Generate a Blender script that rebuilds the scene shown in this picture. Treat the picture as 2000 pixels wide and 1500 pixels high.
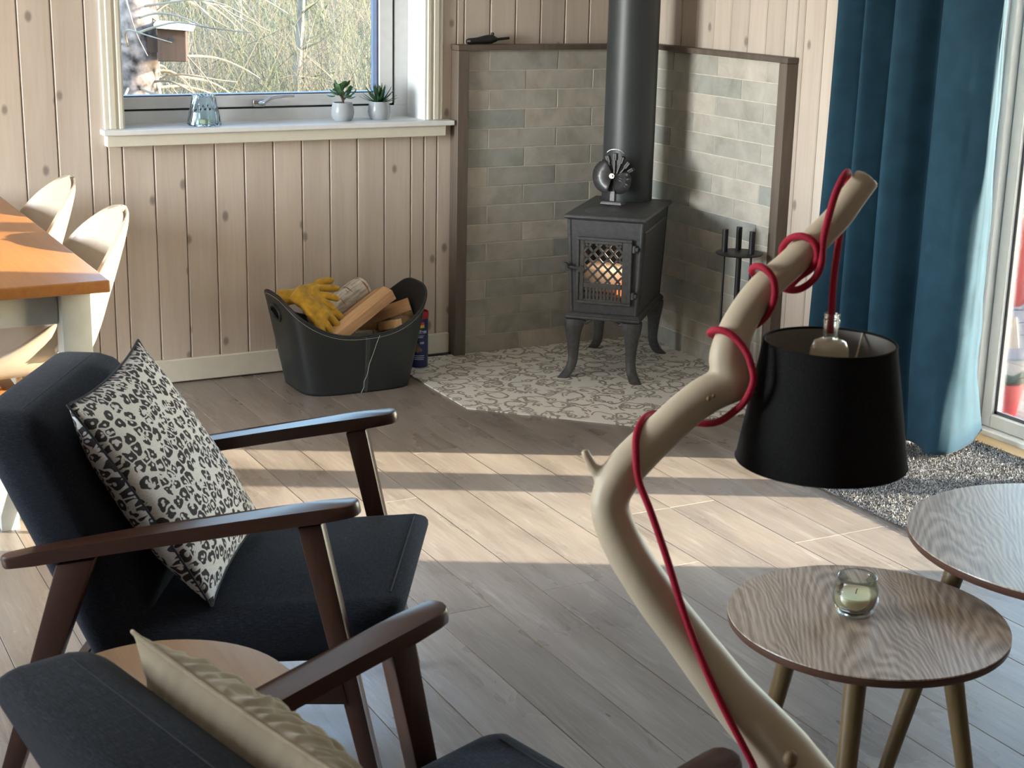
import bpy, bmesh, math, random
from mathutils import Vector, Matrix, Euler, noise
R = math.radians
PI = math.pi
rnd = random.Random(7)
for o in list(bpy.data.objects):
    bpy.data.objects.remove(o)
scn = bpy.context.scene
COL = scn.collection

# ------------------------------------------------------------------ camera
cam_d = bpy.data.cameras.new('camera')
cam = bpy.data.objects.new('camera', cam_d)
COL.objects.link(cam)
cam.matrix_world = Matrix(((0.884992, 0.104795, -0.45366, -3.634187),
                           (-0.46511, 0.243957, -0.850974, -5.606964),
                           (0.021496, 0.964107, 0.264641, 1.591148),
                           (0, 0, 0, 1)))
cam_d.sensor_width = 36
cam_d.lens = 54
cam_d.clip_start = 0.05
cam_d.dof.use_dof = True
cam_d.dof.focus_distance = 5.6
cam_d.dof.aperture_fstop = 16
scn.camera = cam

# ------------------------------------------------------------------ light
scn.view_settings.view_transform = 'Standard'
scn.view_settings.look = 'None'
scn.view_settings.gamma = 1
scn.view_settings.use_curve_mapping = False
scn.view_settings.exposure = 0.36
world = bpy.data.worlds.new('world')
scn.world = world
world.use_nodes = True
wn = world.node_tree
wn.nodes.clear()
wo = wn.nodes.new('ShaderNodeOutputWorld')
wb = wn.nodes.new('ShaderNodeBackground')
sky = wn.nodes.new('ShaderNodeTexSky')
sky.sky_type = 'NISHITA'
sky.sun_disc = False
sky.sun_elevation = R(17)
sky.sun_rotation = R(118)
sky.air_density = 1.2
sky.dust_density = 0.6
sky.ozone_density = 2.5
wb.inputs['Strength'].default_value = 2.2
wn.links.new(sky.outputs[0], wb.inputs['Color'])
wn.links.new(wb.outputs[0], wo.inputs['Surface'])

sun_d = bpy.data.lights.new('sun', 'SUN')
sun_d.energy = 19
sun_d.angle = R(0.55)
sun_d.color = (1.0, 0.86, 0.67)
sun = bpy.data.objects.new('sun', sun_d)
COL.objects.link(sun)
SUN_EL = R(17)
sun_dir = Vector((-0.885 * math.cos(SUN_EL), 0.465 * math.cos(SUN_EL), -math.sin(SUN_EL)))
sun.rotation_euler = sun_dir.to_track_quat('-Z', 'Y').to_euler()

def area(name, loc, target, sx, sy, power, color):
    d = bpy.data.lights.new(name, 'AREA')
    d.shape = 'RECTANGLE'
    d.size, d.size_y = sx, sy
    d.energy = power
    d.color = color
    d.spread = R(120)
    o = bpy.data.objects.new(name, d)
    COL.objects.link(o)
    o.location = loc
    o.rotation_euler = (Vector(target) - Vector(loc)).to_track_quat('-Z', 'Y').to_euler()
    return o
# daylight entering through the window on the left
area('daylight_left_window', (-6.55, -1.4, 1.45), (0, -.9, 0.5), 1.6, 1.2, 108, (0.95, 0.97, 1.0))

# ------------------------------------------------------------------ materials
class NT:
    def __init__(self, name):
        self.m = bpy.data.materials.new(name)
        self.m.use_nodes = True
        self.t = self.m.node_tree
        self.t.nodes.clear()
        self.out = self.n('ShaderNodeOutputMaterial')
    def n(self, kind, **kw):
        x = self.t.nodes.new(kind)
        for k, v in kw.items():
            setattr(x, k, v)
        return x
    def l(self, a, b):
        self.t.links.new(a, b)
    def set(self, sock, v):
        if hasattr(v, 'is_linked') or isinstance(v, bpy.types.NodeSocket):
            self.l(v, sock)
        elif isinstance(v, (tuple, list)) and len(v) == 3 and sock.type == 'RGBA':
            sock.default_value = (*v, 1)
        else:
            sock.default_value = v
    def coord(self, scale=(1, 1, 1), src='Object', rot=(0, 0, 0), jitter=False):
        tc = self.n('ShaderNodeTexCoord')
        mp = self.n('ShaderNodeMapping')
        mp.inputs['Scale'].default_value = scale
        mp.inputs['Rotation'].default_value = rot
        v = tc.outputs[src]
        if jitter:
            oi = self.n('ShaderNodeObjectInfo')
            vm = self.n('ShaderNodeVectorMath', operation='MULTIPLY')
            cx = self.n('ShaderNodeCombineXYZ')
            for i in range(3):
                self.l(oi.outputs['Random'], cx.inputs[i])
            self.l(cx.outputs[0], vm.inputs[0])
            vm.inputs[1].default_value = (17.3, 9.1, 23.7)
            va = self.n('ShaderNodeVectorMath', operation='ADD')
            self.l(v, va.inputs[0]); self.l(vm.outputs[0], va.inputs[1])
            v = va.outputs[0]
        self.l(v, mp.inputs['Vector'])
        return mp.outputs[0]
    def noise(self, vec, scale=5, detail=3, rough=.5, dist=0):
        x = self.n('ShaderNodeTexNoise')
        self.l(vec, x.inputs['Vector'])
        x.inputs['Scale'].default_value = scale
        x.inputs['Detail'].default_value = detail
        x.inputs['Roughness'].default_value = rough
        x.inputs['Distortion'].default_value = dist
        return x.outputs['Fac']
    def ramp(self, fac, stops, interp='LINEAR'):
        x = self.n('ShaderNodeValToRGB')
        self.set(x.inputs[0], fac)
        x.color_ramp.interpolation = interp
        e = x.color_ramp.elements
        while len(e) < len(stops):
            e.new(0.5)
        for i, (p_, c) in enumerate(stops):
            e[i].position = p_
            e[i].color = (*c, 1) if len(c) == 3 else c
        return x.outputs[0]
    def mix(self, fac, a, b, mode='MIX'):
        x = self.n('ShaderNodeMix', data_type='RGBA', blend_type=mode)
        self.set(x.inputs[0], fac); self.set(x.inputs[6], a); self.set(x.inputs[7], b)
        return x.outputs[2]
    def math(self, op, a, b=None, c=None):
        x = self.n('ShaderNodeMath', operation=op)
        self.set(x.inputs[0], a)
        if b is not None: self.set(x.inputs[1], b)
        if c is not None: self.set(x.inputs[2], c)
        return x.outputs[0]
    def rand(self):
        return self.n('ShaderNodeObjectInfo').outputs['Random']
    def bump(self, h, strength=.3, dist=.01):
        x = self.n('ShaderNodeBump')
        x.inputs['Strength'].default_value = strength
        x.inputs['Distance'].default_value = dist
        self.l(h, x.inputs['Height'])
        return x.outputs[0]
    def bsdf(self, color, rough=.5, metal=0, spec=.5, normal=None, **kw):
        x = self.n('ShaderNodeBsdfPrincipled')
        self.set(x.inputs['Base Color'], color)
        self.set(x.inputs['Roughness'], rough)
        self.set(x.inputs['Metallic'], metal)
        self.set(x.inputs['Specular IOR Level'], spec)
        if normal is not None: self.l(normal, x.inputs['Normal'])
        for k, v in kw.items():
            self.set(x.inputs[k.replace('_', ' ')], v)
        self.l(x.outputs[0], self.out.inputs['Surface'])
        return x

def plain(name, color, rough=.5, metal=0, spec=.5, var=.06, scale=30, bump=0, **kw):
    t = NT(name)
    v = t.coord()
    f = t.noise(v, scale, 4)
    lo = tuple(max(0, c * (1 - var * 2)) for c in color)
    hi = tuple(min(1, c * (1 + var)) for c in color)
    c = t.ramp(f, [(.3, lo), (.7, hi)])
    t.bsdf(c, rough, metal, spec, t.bump(f, bump, .003) if bump else None, **kw)
    return t.m

def wood(name, c_dark, c_mid, c_light, axis='z', scale=1.0, rough=.5, jitter=True, knots=False, bump=.15, contrast=1.0, rand_amt=.12, spec=.5, coat=0):
    t = NT(name)
    st = {'x': (.06, 1, 1), 'y': (1, .06, 1), 'z': (1, 1, .06)}[axis]
    v = t.coord(tuple(s * scale for s in st), jitter=jitter)
    big = t.noise(v, 7, 3, .55, 1.2)
    fine = t.noise(v, 90, 4, .6, .4)
    f = t.math('ADD', t.math('MULTIPLY', big, .65), t.math('MULTIPLY', fine, .35))
    lo, hi = .5 - .2 / contrast, .5 + .2 / contrast
    c = t.ramp(f, [(lo, c_dark), (.5, c_mid), (hi, c_light)])
    if rand_amt:
        rv = t.n('ShaderNodeHueSaturation')
        t.l(c, rv.inputs['Color'])
        t.l(t.math('ADD', 1 - rand_amt, t.math('MULTIPLY', t.rand(), rand_amt * 2)), rv.inputs['Value'])
        c = rv.outputs[0]
    if knots:
        kst = {'x': (.45, 1, 0), 'y': (1, .45, 0), 'z': (1, 0, .62)}[axis]
        kv = t.coord(kst, jitter=True)
        sx = t.n('ShaderNodeSeparateXYZ'); t.l(kv, sx.inputs[0])
        cx2 = t.n('ShaderNodeCombineXYZ'); t.l(sx.outputs[0], cx2.inputs[0]); t.l(sx.outputs[2 if axis == 'z' else 1], cx2.inputs[1])
        vo = t.n('ShaderNodeTexVoronoi', voronoi_dimensions='2D')
        t.l(cx2.outputs[0], vo.inputs['Vector']); vo.inputs['Scale'].default_value = knots
        kn = t.noise(kv, 14, 3)
        d = t.math('ADD', vo.outputs['Distance'], t.math('MULTIPLY', kn, .07))
        k = t.ramp(d, [(.075, (1, 1, 1)), (.125, (0, 0, 0))])
        sp = t.n('ShaderNodeSeparateColor'); t.l(vo.outputs['Color'], sp.inputs[0])
        k = t.math('MULTIPLY', k, t.math('GREATER_THAN', sp.outputs[0], .45))
        c = t.mix(t.math('MULTIPLY', k, .75), c, tuple(x * .38 for x in c_dark))
    t.bsdf(c, rough, 0, spec, t.bump(f, bump, .002), Coat_Weight=coat, Coat_Roughness=.25)
    return t.m

M = {}
M['board'] = wood('whitewashed_pine', (.475, .395, .325), (.565, .485, .41), (.64, .565, .49), 'z', 1.0, .55, knots=6.0, contrast=.8, rand_amt=.07)
M['backing'] = plain('board_groove', (.46, .33, .22), .8)
def m_plank():
    t = NT('weathered_floor_plank')
    v = t.coord((1, .07, 1), jitter=True)
    big = t.noise(v, 8, 3, .55, 1.0)
    fine = t.noise(v, 110, 4, .65, .3)
    f = t.math('ADD', t.math('MULTIPLY', big, .55), t.math('MULTIPLY', fine, .45))
    c = t.ramp(f, [(.30, (.14, .116, .098)), (.5, (.235, .203, .178)), (.70, (.335, .302, .272))])
    blotch = t.noise(t.coord((1, .45, 1), jitter=True), 7, 3, .55, .6)
    c = t.mix(t.ramp(blotch, [(.35, (0, 0, 0)), (.68, (.8, .8, .8))]), c, t.mix(.6, c, (.30, .255, .215)))
    dark = t.noise(t.coord((1, .4, 1), jitter=True), 4.5, 2, .5)
    c = t.mix(t.ramp(dark, [(.45, (0, 0, 0)), (.85, (.45, .45, .45))]), c, (.12, .108, .105))
    streak = t.noise(t.coord((1, .10, 1), jitter=True), 42, 4, .6, .5)
    c = t.mix(t.ramp(streak, [(.60, (0, 0, 0)), (.80, (.5, .5, .5))]), c, (.46, .44, .42))
    hv = t.n('ShaderNodeHueSaturation'); t.l(c, hv.inputs['Color'])
    t.l(t.math('ADD', .93, t.math('MULTIPLY', t.rand(), .16)), hv.inputs['Value'])
    ro = t.ramp(blotch, [(.3, (.22, .22, .22)), (.7, (.42, .42, .42))])
    t.bsdf(hv.outputs[0], ro, 0, .5, t.bump(f, .14, .002))
    return t.m
M['plank'] = m_plank()
M['subfloor'] = plain('floor_gap', (.05, .04, .03), .9)
M['white_paint'] = plain('white_paint', (.77, .79, .80), .4, var=.02)
M['cream_paint'] = plain('cream_paint', (.70, .67, .56), .42, var=.02)
M['trim_wood'] = wood('dark_trim_wood', (.075, .057, .044), (.13, .10, .078), (.19, .155, .125), 'z', 1, .55, contrast=.8)
M['ceiling'] = plain('ceiling_paint', (.84, .81, .75), .6, var=.03)
M['grout'] = plain('grout', (.66, .62, .54), .85)
def m_tile():
    t = NT('grey_tile')
    v = t.coord(jitter=True)
    a = t.noise(v, 9, 5, .6, .5)
    b = t.noise(v, 45, 4, .6)
    c = t.ramp(a, [(.3, (.38, .362, .328)), (.5, (.49, .47, .432)), (.7, (.58, .56, .515))])
    c2 = t.ramp(t.rand(), [(0, (.66, .72, .72)), (.3, (.98, .96, .91)), (.55, (.80, .80, .78)), (.8, (1.12, 1.07, 1.0)), (1, (.92, .90, .86))])
    c = t.mix(1.0, c, c2, 'MULTIPLY')
    c = t.mix(t.math('MULTIPLY', t.math('GREATER_THAN', b, .66), .25), c, (.5, .48, .44))
    t.bsdf(c, .42, 0, .4, t.bump(a, .12, .004))
    return t.m
M['tile'] = m_tile()
def m_hearth():
    t = NT('scroll_patterned_floor_tile')
    v0 = t.coord((1, 1, 1))
    wv = t.n('ShaderNodeTexNoise'); t.l(v0, wv.inputs['Vector']); wv.inputs['Scale'].default_value = 15; wv.inputs['Detail'].default_value = 1
    va = t.n('ShaderNodeVectorMath', operation='MULTIPLY_ADD')
    t.l(wv.outputs['Color'], va.inputs[0]); va.inputs[1].default_value = (.05, .05, 0); t.l(v0, va.inputs[2])
    total = None
    for sc, r0, off in ((7.5, .30, 0), (10, .36, 3.3), (16, .3, 7.7)):
        mp = t.n('ShaderNodeMapping'); t.l(va.outputs[0], mp.inputs[0]); mp.inputs['Location'].default_value = (off, off * 1.7, 0)
        vo = t.n('ShaderNodeTexVoronoi', voronoi_dimensions='2D'); t.l(mp.outputs[0], vo.inputs['Vector']); vo.inputs['Scale'].default_value = sc
        vo.inputs['Randomness'].default_value = .9
        d = t.math('ABSOLUTE', t.math('SUBTRACT', vo.outputs['Distance'], r0))
        ring = t.math('LESS_THAN', d, .040 * sc / 9)
        gap = t.noise(mp.outputs[0], sc * .75, 1)
        ring = t.math('MULTIPLY', ring, t.math('GREATER_THAN', gap, .43))
        if sc == 16:
            ring = t.math('MULTIPLY', ring, t.math('GREATER_THAN', gap, .5))
            dot = t.math('LESS_THAN', vo.outputs['Distance'], .13)
            ring = t.math('MAXIMUM', ring, dot)
        total = ring if total is None else t.math('MAXIMUM', total, ring)
    c = t.mix(t.math('MULTIPLY', total, .85), (.87, .85, .79), (.27, .24, .20))
    t.bsdf(c, .38, 0, .45)
    return t.m
M['hearth'] = m_hearth()
M['iron'] = plain('black_cast_iron', (.062, .064, .067), .5, 0, .5, .15, 60, .15)
M['iron_door'] = plain('greyed_cast_iron', (.066, .067, .065), .5, 0, .5, .15, 60, .1)
M['pipe'] = plain('black_enamel_pipe', (.034, .039, .040), .42, 0, .5, .05, 8)
M['fan_fin'] = plain('black_anodised_fin', (.05, .05, .05), .35, .5)
M['fan_metal'] = plain('dark_anodised_metal', (.17, .17, .17), .32, .6, .5, .1)
M['chrome'] = plain('brushed_steel', (.6, .6, .6), .22, 1, .5, .04)
M['black'] = plain('matte_black', (.012, .012, .013), .5, 0, .5, .1)
M['leather'] = plain('black_leather', (.016, .021, .023), .42, 0, .5, .12, 160, .12)
M['leather_in'] = plain('dark_lining', (.012, .012, .012), .8)
M['stitch'] = plain('grey_stitching', (.38, .37, .34), .7)
M['glove'] = plain('yellow_suede', (.56, .33, .035), .85, 0, .25, .18, 40, .3, Sheen_Weight=.3)
M['log_wood'] = wood('split_birch_wood', (.42, .22, .105), (.58, .34, .175), (.72, .48, .28), 'x', 2.2, .75, contrast=.9, bump=.4)
M['log_end'] = wood('sawn_log_end', (.50, .31, .14), (.64, .43, .21), (.74, .54, .30), 'z', 4, .8, contrast=1, bump=.2)
def m_birch():
    t = NT('white_birch_bark')
    v = t.coord((1, 7, 7), jitter=True)
    f = t.noise(v, 12, 4, .6)
    v2 = t.coord((7, 1.2, 1.2))
    g = t.noise(v2, 10, 3)
    c = t.ramp(f, [(.35, (.36, .33, .28)), (.5, (.62, .58, .51)), (.65, (.74, .70, .63))])
    c = t.mix(t.ramp(g, [(.6, (0, 0, 0)), (.66, (1, 1, 1))]), c, (.30, .13, .05))
    t.bsdf(c, .7, 0, .3, t.bump(f, .3, .004))
    return t.m
M['birch'] = m_birch()
M['bark'] = plain('brown_log_bark', (.15, .105, .08), .85, 0, .3, .3, 25, .5)
M['can_blue'] = plain('navy_label', (.012, .022, .11), .35, 0, .5, .05)
M['can_red'] = plain('red_plastic_lid', (.42, .012, .02), .35)
M['can_yellow'] = plain('yellow_print', (.70, .52, .03), .4)
M['print_white'] = plain('white_print', (.72, .76, .82), .45)
M['print_brown'] = plain('brown_print', (.22, .13, .08), .5)
M['print_red'] = plain('red_print', (.5, .03, .03), .45)
def m_glass(name, tint=(1, 1, 1), refl=1.0, rough=0.0):
    t = NT(name)
    tr = t.n('ShaderNodeBsdfTransparent'); tr.inputs[0].default_value = (*tint, 1)
    gl = t.n('ShaderNodeBsdfGlossy'); gl.inputs['Roughness'].default_value = rough
    fr = t.n('ShaderNodeFresnel'); fr.inputs['IOR'].default_value = 1.45
    ms = t.n('ShaderNodeMixShader')
    t.l(t.math('MULTIPLY', fr.outputs[0], refl), ms.inputs[0])
    t.l(tr.outputs[0], ms.inputs[1]); t.l(gl.outputs[0], ms.inputs[2])
    t.l(ms.outputs[0], t.out.inputs['Surface'])
    return t.m
M['pane'] = m_glass('window_glass', (.97, .985, .98), .9)
M['jar_glass'] = m_glass('thin_clear_glass', (.97, .985, .975), .8, .02)
def m_solidglass(name, col, rough=0.02):
    t = NT(name)
    t.bsdf(col, rough, 0, .5, Transmission_Weight=1.0, IOR=1.46)
    return t.m
M['cut_glass'] = m_solidglass('cut_blue_white_glass', (.80, .93, 1.0))
M['clear_plastic'] = m_solidglass('clear_plastic', (.95, .95, .95), .15)
M['pot'] = plain('grey_glazed_ceramic', (.36, .39, .42), .22, 0, .5, .02)
M['soil'] = plain('potting_soil', (.03, .02, .014), .95, var=.4)
M['leaf'] = plain('succulent_leaf', (.045, .12, .035), .45, 0, .5, .25, 40)
M['leaf_dark'] = plain('dark_succulent_leaf', (.022, .075, .025), .42, 0, .5, .25, 40)
M['stem'] = plain('woody_stem', (.09, .055, .03), .8)
M['table_top'] = wood('honey_pine_top', (.24, .088, .020), (.31, .128, .033), (.39, .175, .052), 'y', 1.0, .38, jitter=False, contrast=.8, bump=.1, rand_amt=0)
M['table_paint'] = plain('grey_white_paint', (.52, .55, .53), .5, var=.03)
M['shell'] = plain('cream_shell', (.50, .42, .325), .42, var=.02)
M['beech'] = wood('beech_leg', (.42, .27, .14), (.52, .35, .19), (.60, .42, .25), 'z', 1, .5)
M['teak'] = wood('dark_brown_stained_wood', (.022, .008, .0048), (.040, .0145, .0085), (.063, .0235, .0135), 'x', 1.5, .34, contrast=.8, bump=.05, rand_amt=0)
M['teak_z'] = wood('dark_brown_stained_leg', (.022, .008, .0048), (.040, .0145, .0085), (.063, .0235, .0135), 'z', 1.5, .36, contrast=.8, bump=.05, rand_amt=0)
def m_fabric():
    t = NT('charcoal_navy_weave')
    v = t.coord((1, 1, 1))
    a = t.noise(t.coord((3, .25, 3)), 220, 2, .7)
    b = t.noise(t.coord((.25, 3, 3)), 260, 2, .7)
    f = t.math('ADD', t.math('MULTIPLY', a, .5), t.math('MULTIPLY', b, .5))
    big = t.noise(v, 6, 2)
    c = t.ramp(f, [(.36, (.005, .0065, .010)), (.5, (.015, .018, .026)), (.64, (.042, .048, .060))])
    c = t.mix(.35, c, t.mix(big, (.008, .010, .016), (.017, .020, .028)))
    t.bsdf(c, .92, 0, .12, t.bump(f, .35, .002), Sheen_Weight=.03, Sheen_Roughness=.5)
    return t.m
M['fabric'] = m_fabric()
M['seam'] = plain('dark_seam', (.012, .014, .018), .9)
def m_leopard():
    t = NT('leopard_print_cloth')
    v0 = t.coord((1, 1, 1), src='UV')
    wv = t.n('ShaderNodeTexNoise'); t.l(v0, wv.inputs['Vector']); wv.inputs['Scale'].default_value = 45; wv.inputs['Detail'].default_value = 1
    mp = t.n('ShaderNodeVectorMath', operation='MULTIPLY_ADD')
    t.l(wv.outputs['Color'], mp.inputs[0]); mp.inputs[1].default_value = (.018, .018, 0); t.l(v0, mp.inputs[2])
    vo = t.n('ShaderNodeTexVoronoi', voronoi_dimensions='2D'); t.l(mp.outputs[0], vo.inputs['Vector']); vo.inputs['Scale'].default_value = 36
    vo.inputs['Randomness'].default_value = .8
    d = vo.outputs['Distance']
    ring = t.math('MULTIPLY', t.math('GREATER_THAN', d, .13), t.math('LESS_THAN', d, .50))
    g = t.noise(v0, 60, 1)
    ring = t.math('MULTIPLY', ring, t.math('GREATER_THAN', g, .41))
    v2 = t.n('ShaderNodeTexVoronoi', voronoi_dimensions='2D', feature='DISTANCE_TO_EDGE'); t.l(mp.outputs[0], v2.inputs['Vector']); v2.inputs['Scale'].default_value = 36
    v2.inputs['Randomness'].default_value = .8
    ring = t.math('MULTIPLY', ring, t.math('GREATER_THAN', v2.outputs['Distance'], .07))
    c = t.mix(ring, t.ramp(t.noise(v0, 300, 2), [(.3, (.46, .45, .44)), (.7, (.60, .585, .57))]), (.035, .030, .033))
    t.bsdf(c, .85, 0, .25, t.bump(t.noise(v0, 400, 2), .2, .002))
    return t.m
M['leopard'] = m_leopard()
def m_velvet(name, a, b, sheen=.5):
    t = NT(name)
    v = t.coord()
    f = t.noise(v, 14, 3, .5, .4)
    c = t.ramp(f, [(.3, a), (.7, b)])
    t.bsdf(c, .8, 0, .2, t.bump(t.noise(v, 300, 2), .1, .001), Sheen_Weight=sheen, Sheen_Roughness=.4)
    return t.m
M['velvet_beige'] = m_velvet('beige_velvet', (.27, .215, .145), (.35, .285, .20), .25)
M['curtain'] = m_velvet('teal_blue_velvet', (.010, .038, .062), (.014, .050, .080), .08)
def m_ash(name, c1, c2, c3, edge=False):
    t = NT(name)
    tc = t.n('ShaderNodeTexCoord')
    sp = t.n('ShaderNodeSeparateXYZ'); t.l(tc.outputs['Object'], sp.inputs[0])
    nz = t.noise(t.coord((1, .35, 1)), 7, 3, .5, .3)
    px = t.math('PINGPONG', t.math('ADD', sp.outputs[0], t.math('MULTIPLY', nz, .05)), .115)
    q = t.math('MULTIPLY', t.math('POWER', t.math('DIVIDE', px, .115), 2.0), .34)
    f = t.math('ADD', t.math('ADD', q, t.math('MULTIPLY', sp.outputs[1], .55)), t.math('MULTIPLY', nz, .30))
    w = t.math('SINE', t.math('MULTIPLY', f, 150))
    fine = t.noise(t.coord((1, .03, 1)), 260, 3, .6)
    k = t.math('ADD', t.math('MULTIPLY', w, .125), t.math('ADD', .03, t.math('MULTIPLY', fine, .95)))
    c = t.ramp(k, [(.28, c1), (.5, c2), (.72, c3)])
    t.bsdf(c, .33, 0, .5, t.bump(k, .08, .002))
    return t.m
M['ash'] = m_ash('washed_ash_veneer', (.23, .175, .135), (.37, .295, .235), (.52, .435, .36))
M['ash_edge'] = plain('dark_table_edge', (.085, .038, .024), .5)
M['oak_leg'] = wood('oiled_oak_leg', (.085, .055, .022), (.13, .086, .034), (.18, .122, .052), 'z', 1.2, .42, rand_amt=.05)
M['oak_top'] = wood('light_oak_top', (.18, .105, .055), (.25, .15, .08), (.31, .195, .11), 'y', 1, .45, jitter=False, rand_amt=0)
M['branch'] = plain('pale_peeled_branch', (.50, .415, .31), .5, 0, .5, .06, 9, .04)
M['knot'] = plain('branch_knot', (.20, .12, .06), .6)
M['branch_stain'] = plain('reddish_branch_stain', (.34, .15, .08), .5)
M['cord'] = plain('red_textile_cord', (.36, .008, .035), .75, 0, .3, .1, 300, .3)
M['shade'] = plain('black_lampshade_cloth', (.015, .0148, .016), .95, 0, .1, .2, 400, .2)
M['shade_in'] = plain('grey_shade_lining', (.26, .24, .22), .8)
M['ceramic'] = plain('cream_porcelain', (.55, .47, .35), .15, 0, .5, .02)
M['wax'] = plain('cream_candle_wax', (.70, .64, .40), .5, Subsurface_Weight=.2)
def m_rug():
    t = NT('speckled_grey_rug')
    v = t.coord()
    f = t.noise(v, 170, 2, .7)
    c = t.ramp(f, [(.38, (.05, .052, .06)), (.5, (.20, .20, .205)), (.62, (.50, .49, .46))])
    t.bsdf(c, .95, 0, .1, t.bump(f, 1.0, .01))
    return t.m
M['rug'] = m_rug()
M['grass'] = plain('dry_lawn', (.20, .22, .07), .95, var=.4, scale=3)
M['leaf_litter'] = plain('dry_leaf_litter', (.13, .115, .085), .95, var=.45, scale=2)
M['deck'] = wood('grey_decking', (.30, .27, .25), (.40, .37, .34), (.5, .46, .43), 'y', 1, .7)
M['pine_bark'] = plain('pine_bark', (.22, .17, .15), .95, var=.5, scale=14, bump=.8)
def m_twig():
    t = NT('pale_dry_twig')
    f = t.noise(t.coord(), .55, 4, .65)
    c = t.ramp(f, [(.34, (.19, .155, .11)), (.46, (.125, .105, .078)), (.54, (.10, .105, .05)), (.62, (.165, .15, .125)), (.7, (.10, .108, .092))])
    t.bsdf(c, .9, 0, .2)
    return t.m
M['twig'] = m_twig()
M['pale_twig'] = plain('pale_sunlit_twig', (.21, .175, .13), .9, var=.3, scale=3)
M['sapling'] = plain('pale_sapling_bark', (.17, .155, .13), .9, var=.25, scale=4)
M['conifer'] = plain('olive_conifer_needles', (.055, .068, .022), .9, var=.5, scale=1.5)
M['bush'] = plain('olive_budding_leaf', (.11, .115, .035), .9, var=.4, scale=1.5)
M['house_brown'] = wood('weathered_nest_box', (.03, .015, .009), (.05, .025, .014), (.08, .04, .024), 'z', 3, .85)
M['house_roof'] = plain('pale_roof_board', (.60, .56, .50), .8)
M['siding'] = wood('blue_grey_siding', (.26, .27, .36), (.34, .35, .45), (.42, .43, .52), 'y', 1, .7)
M['red_cloth'] = plain('red_cloth', (.55, .025, .04), .7)
M['fire'] = None
def m_emit(name, c, s):
    t = NT(name)
    e = t.n('ShaderNodeEmission'); e.inputs[0].default_value = (*c, 1); e.inputs[1].default_value = s
    t.l(e.outputs[0], t.out.inputs['Surface'])
    return t.m
M['flame'] = m_emit('flame', (1, .22, .05), 1.6)
M['ember'] = plain('pale_burning_log', (.62, .50, .38), .9)

# ------------------------------------------------------------------ geometry helpers
def bm_new(): return bmesh.new()
def finish(name, bm, mat, parent=None, smooth=False, mats=None):
    me = bpy.data.meshes.new(name)
    bmesh.ops.recalc_face_normals(bm, faces=bm.faces[:])
    bm.to_mesh(me); bm.free()
    for m in (mats or [mat]): me.materials.append(m)
    if smooth:
        me.polygons.foreach_set('use_smooth', [True] * len(me.polygons))
        if smooth != 'all':
            try: me.set_sharp_from_angle(angle=R(40))
            except Exception: pass
    o = bpy.data.objects.new(name, me)
    COL.objects.link(o)
    if parent is not None: o.parent = parent
    return o
def thing(name, label, cat, loc=(0, 0, 0), rz=0, group=None):
    o = bpy.data.objects.new(name, None)
    o.empty_display_size = .05
    COL.objects.link(o)
    o.location = loc; o.rotation_euler = (0, 0, rz)
    o['label'] = label; o['category'] = cat
    if group: o['group'] = group
    return o
def tag(o, label, cat, group=None):
    o['label'] = label; o['category'] = cat
    if group: o['group'] = group
    return o
def struct(o, label=None, cat=None):
    o['kind'] = 'structure'
    if label: o['label'] = label
    if cat: o['category'] = cat
    return o
def box(bm, x0, x1, y0, y1, z0, z1, bev=0, seg=1, mi=0):
    r = bmesh.ops.create_cube(bm, size=1)
    vs = r['verts']
    for v in vs:
        v.co = Vector(((x0 + x1) / 2 + v.co.x * (x1 - x0), (y0 + y1) / 2 + v.co.y * (y1 - y0), (z0 + z1) / 2 + v.co.z * (z1 - z0)))
    fs = set(f for v in vs for f in v.link_faces)
    for f in fs: f.material_index = mi
    if bev:
        es = list(set(e for v in vs for e in v.link_edges))
        bmesh.ops.bevel(bm, geom=es, offset=bev, segments=seg, profile=.5, affect='EDGES')
    return vs
def hexa(bm, bot, top, bev=0, seg=2):
    """box from 4 bottom and 4 top corner points"""
    vs = [bm.verts.new(Vector(p)) for p in list(bot) + list(top)]
    for f in ((3, 2, 1, 0), (4, 5, 6, 7), (0, 1, 5, 4), (1, 2, 6, 5), (2, 3, 7, 6), (3, 0, 4, 7)):
        bm.faces.new([vs[i] for i in f])
    if bev:
        es = list(set(e for v in vs for e in v.link_edges))
        bmesh.ops.bevel(bm, geom=es, offset=bev, segments=seg, profile=.5, affect='EDGES')
def prism(bm, outline, z0, z1, bev=0, seg=2):
    """extrude an xy outline between two heights"""
    lo = [bm.verts.new((x, y, z0)) for x, y in outline]
    hi = [bm.verts.new((x, y, z1)) for x, y in outline]
    n = len(outline)
    bm.faces.new(lo[::-1]); bm.faces.new(hi)
    for i in range(n):
        bm.faces.new((lo[i], lo[(i + 1) % n], hi[(i + 1) % n], hi[i]))
    if bev:
        es = [e for v in lo + hi for e in v.link_edges if abs(e.verts[0].co.z - e.verts[1].co.z) < 1e-6]
        bmesh.ops.bevel(bm, geom=list(set(es)), offset=bev, segments=seg, profile=.5, affect='EDGES')
def lathe(bm, prof, seg=32, close=False, center=(0, 0, 0), mi=0):
    cx, cy, cz = center
    rows = []
    for r, z in prof:
        if r < 1e-6: rows.append([bm.verts.new((cx, cy, cz + z))])
        else: rows.append([bm.verts.new((cx + r * math.cos(2 * PI * i / seg), cy + r * math.sin(2 * PI * i / seg), cz + z)) for i in range(seg)])
    for a, b in zip(rows[:-1], rows[1:]):
        for i in range(seg):
            j = (i + 1) % seg
            if len(a) == 1 and len(b) == 1: continue
            if len(a) == 1: f = bm.faces.new((a[0], b[i], b[j]))
            elif len(b) == 1: f = bm.faces.new((a[i], a[j], b[0]))
            else: f = bm.faces.new((a[i], a[j], b[j], b[i]))
            f.material_index = mi
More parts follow.
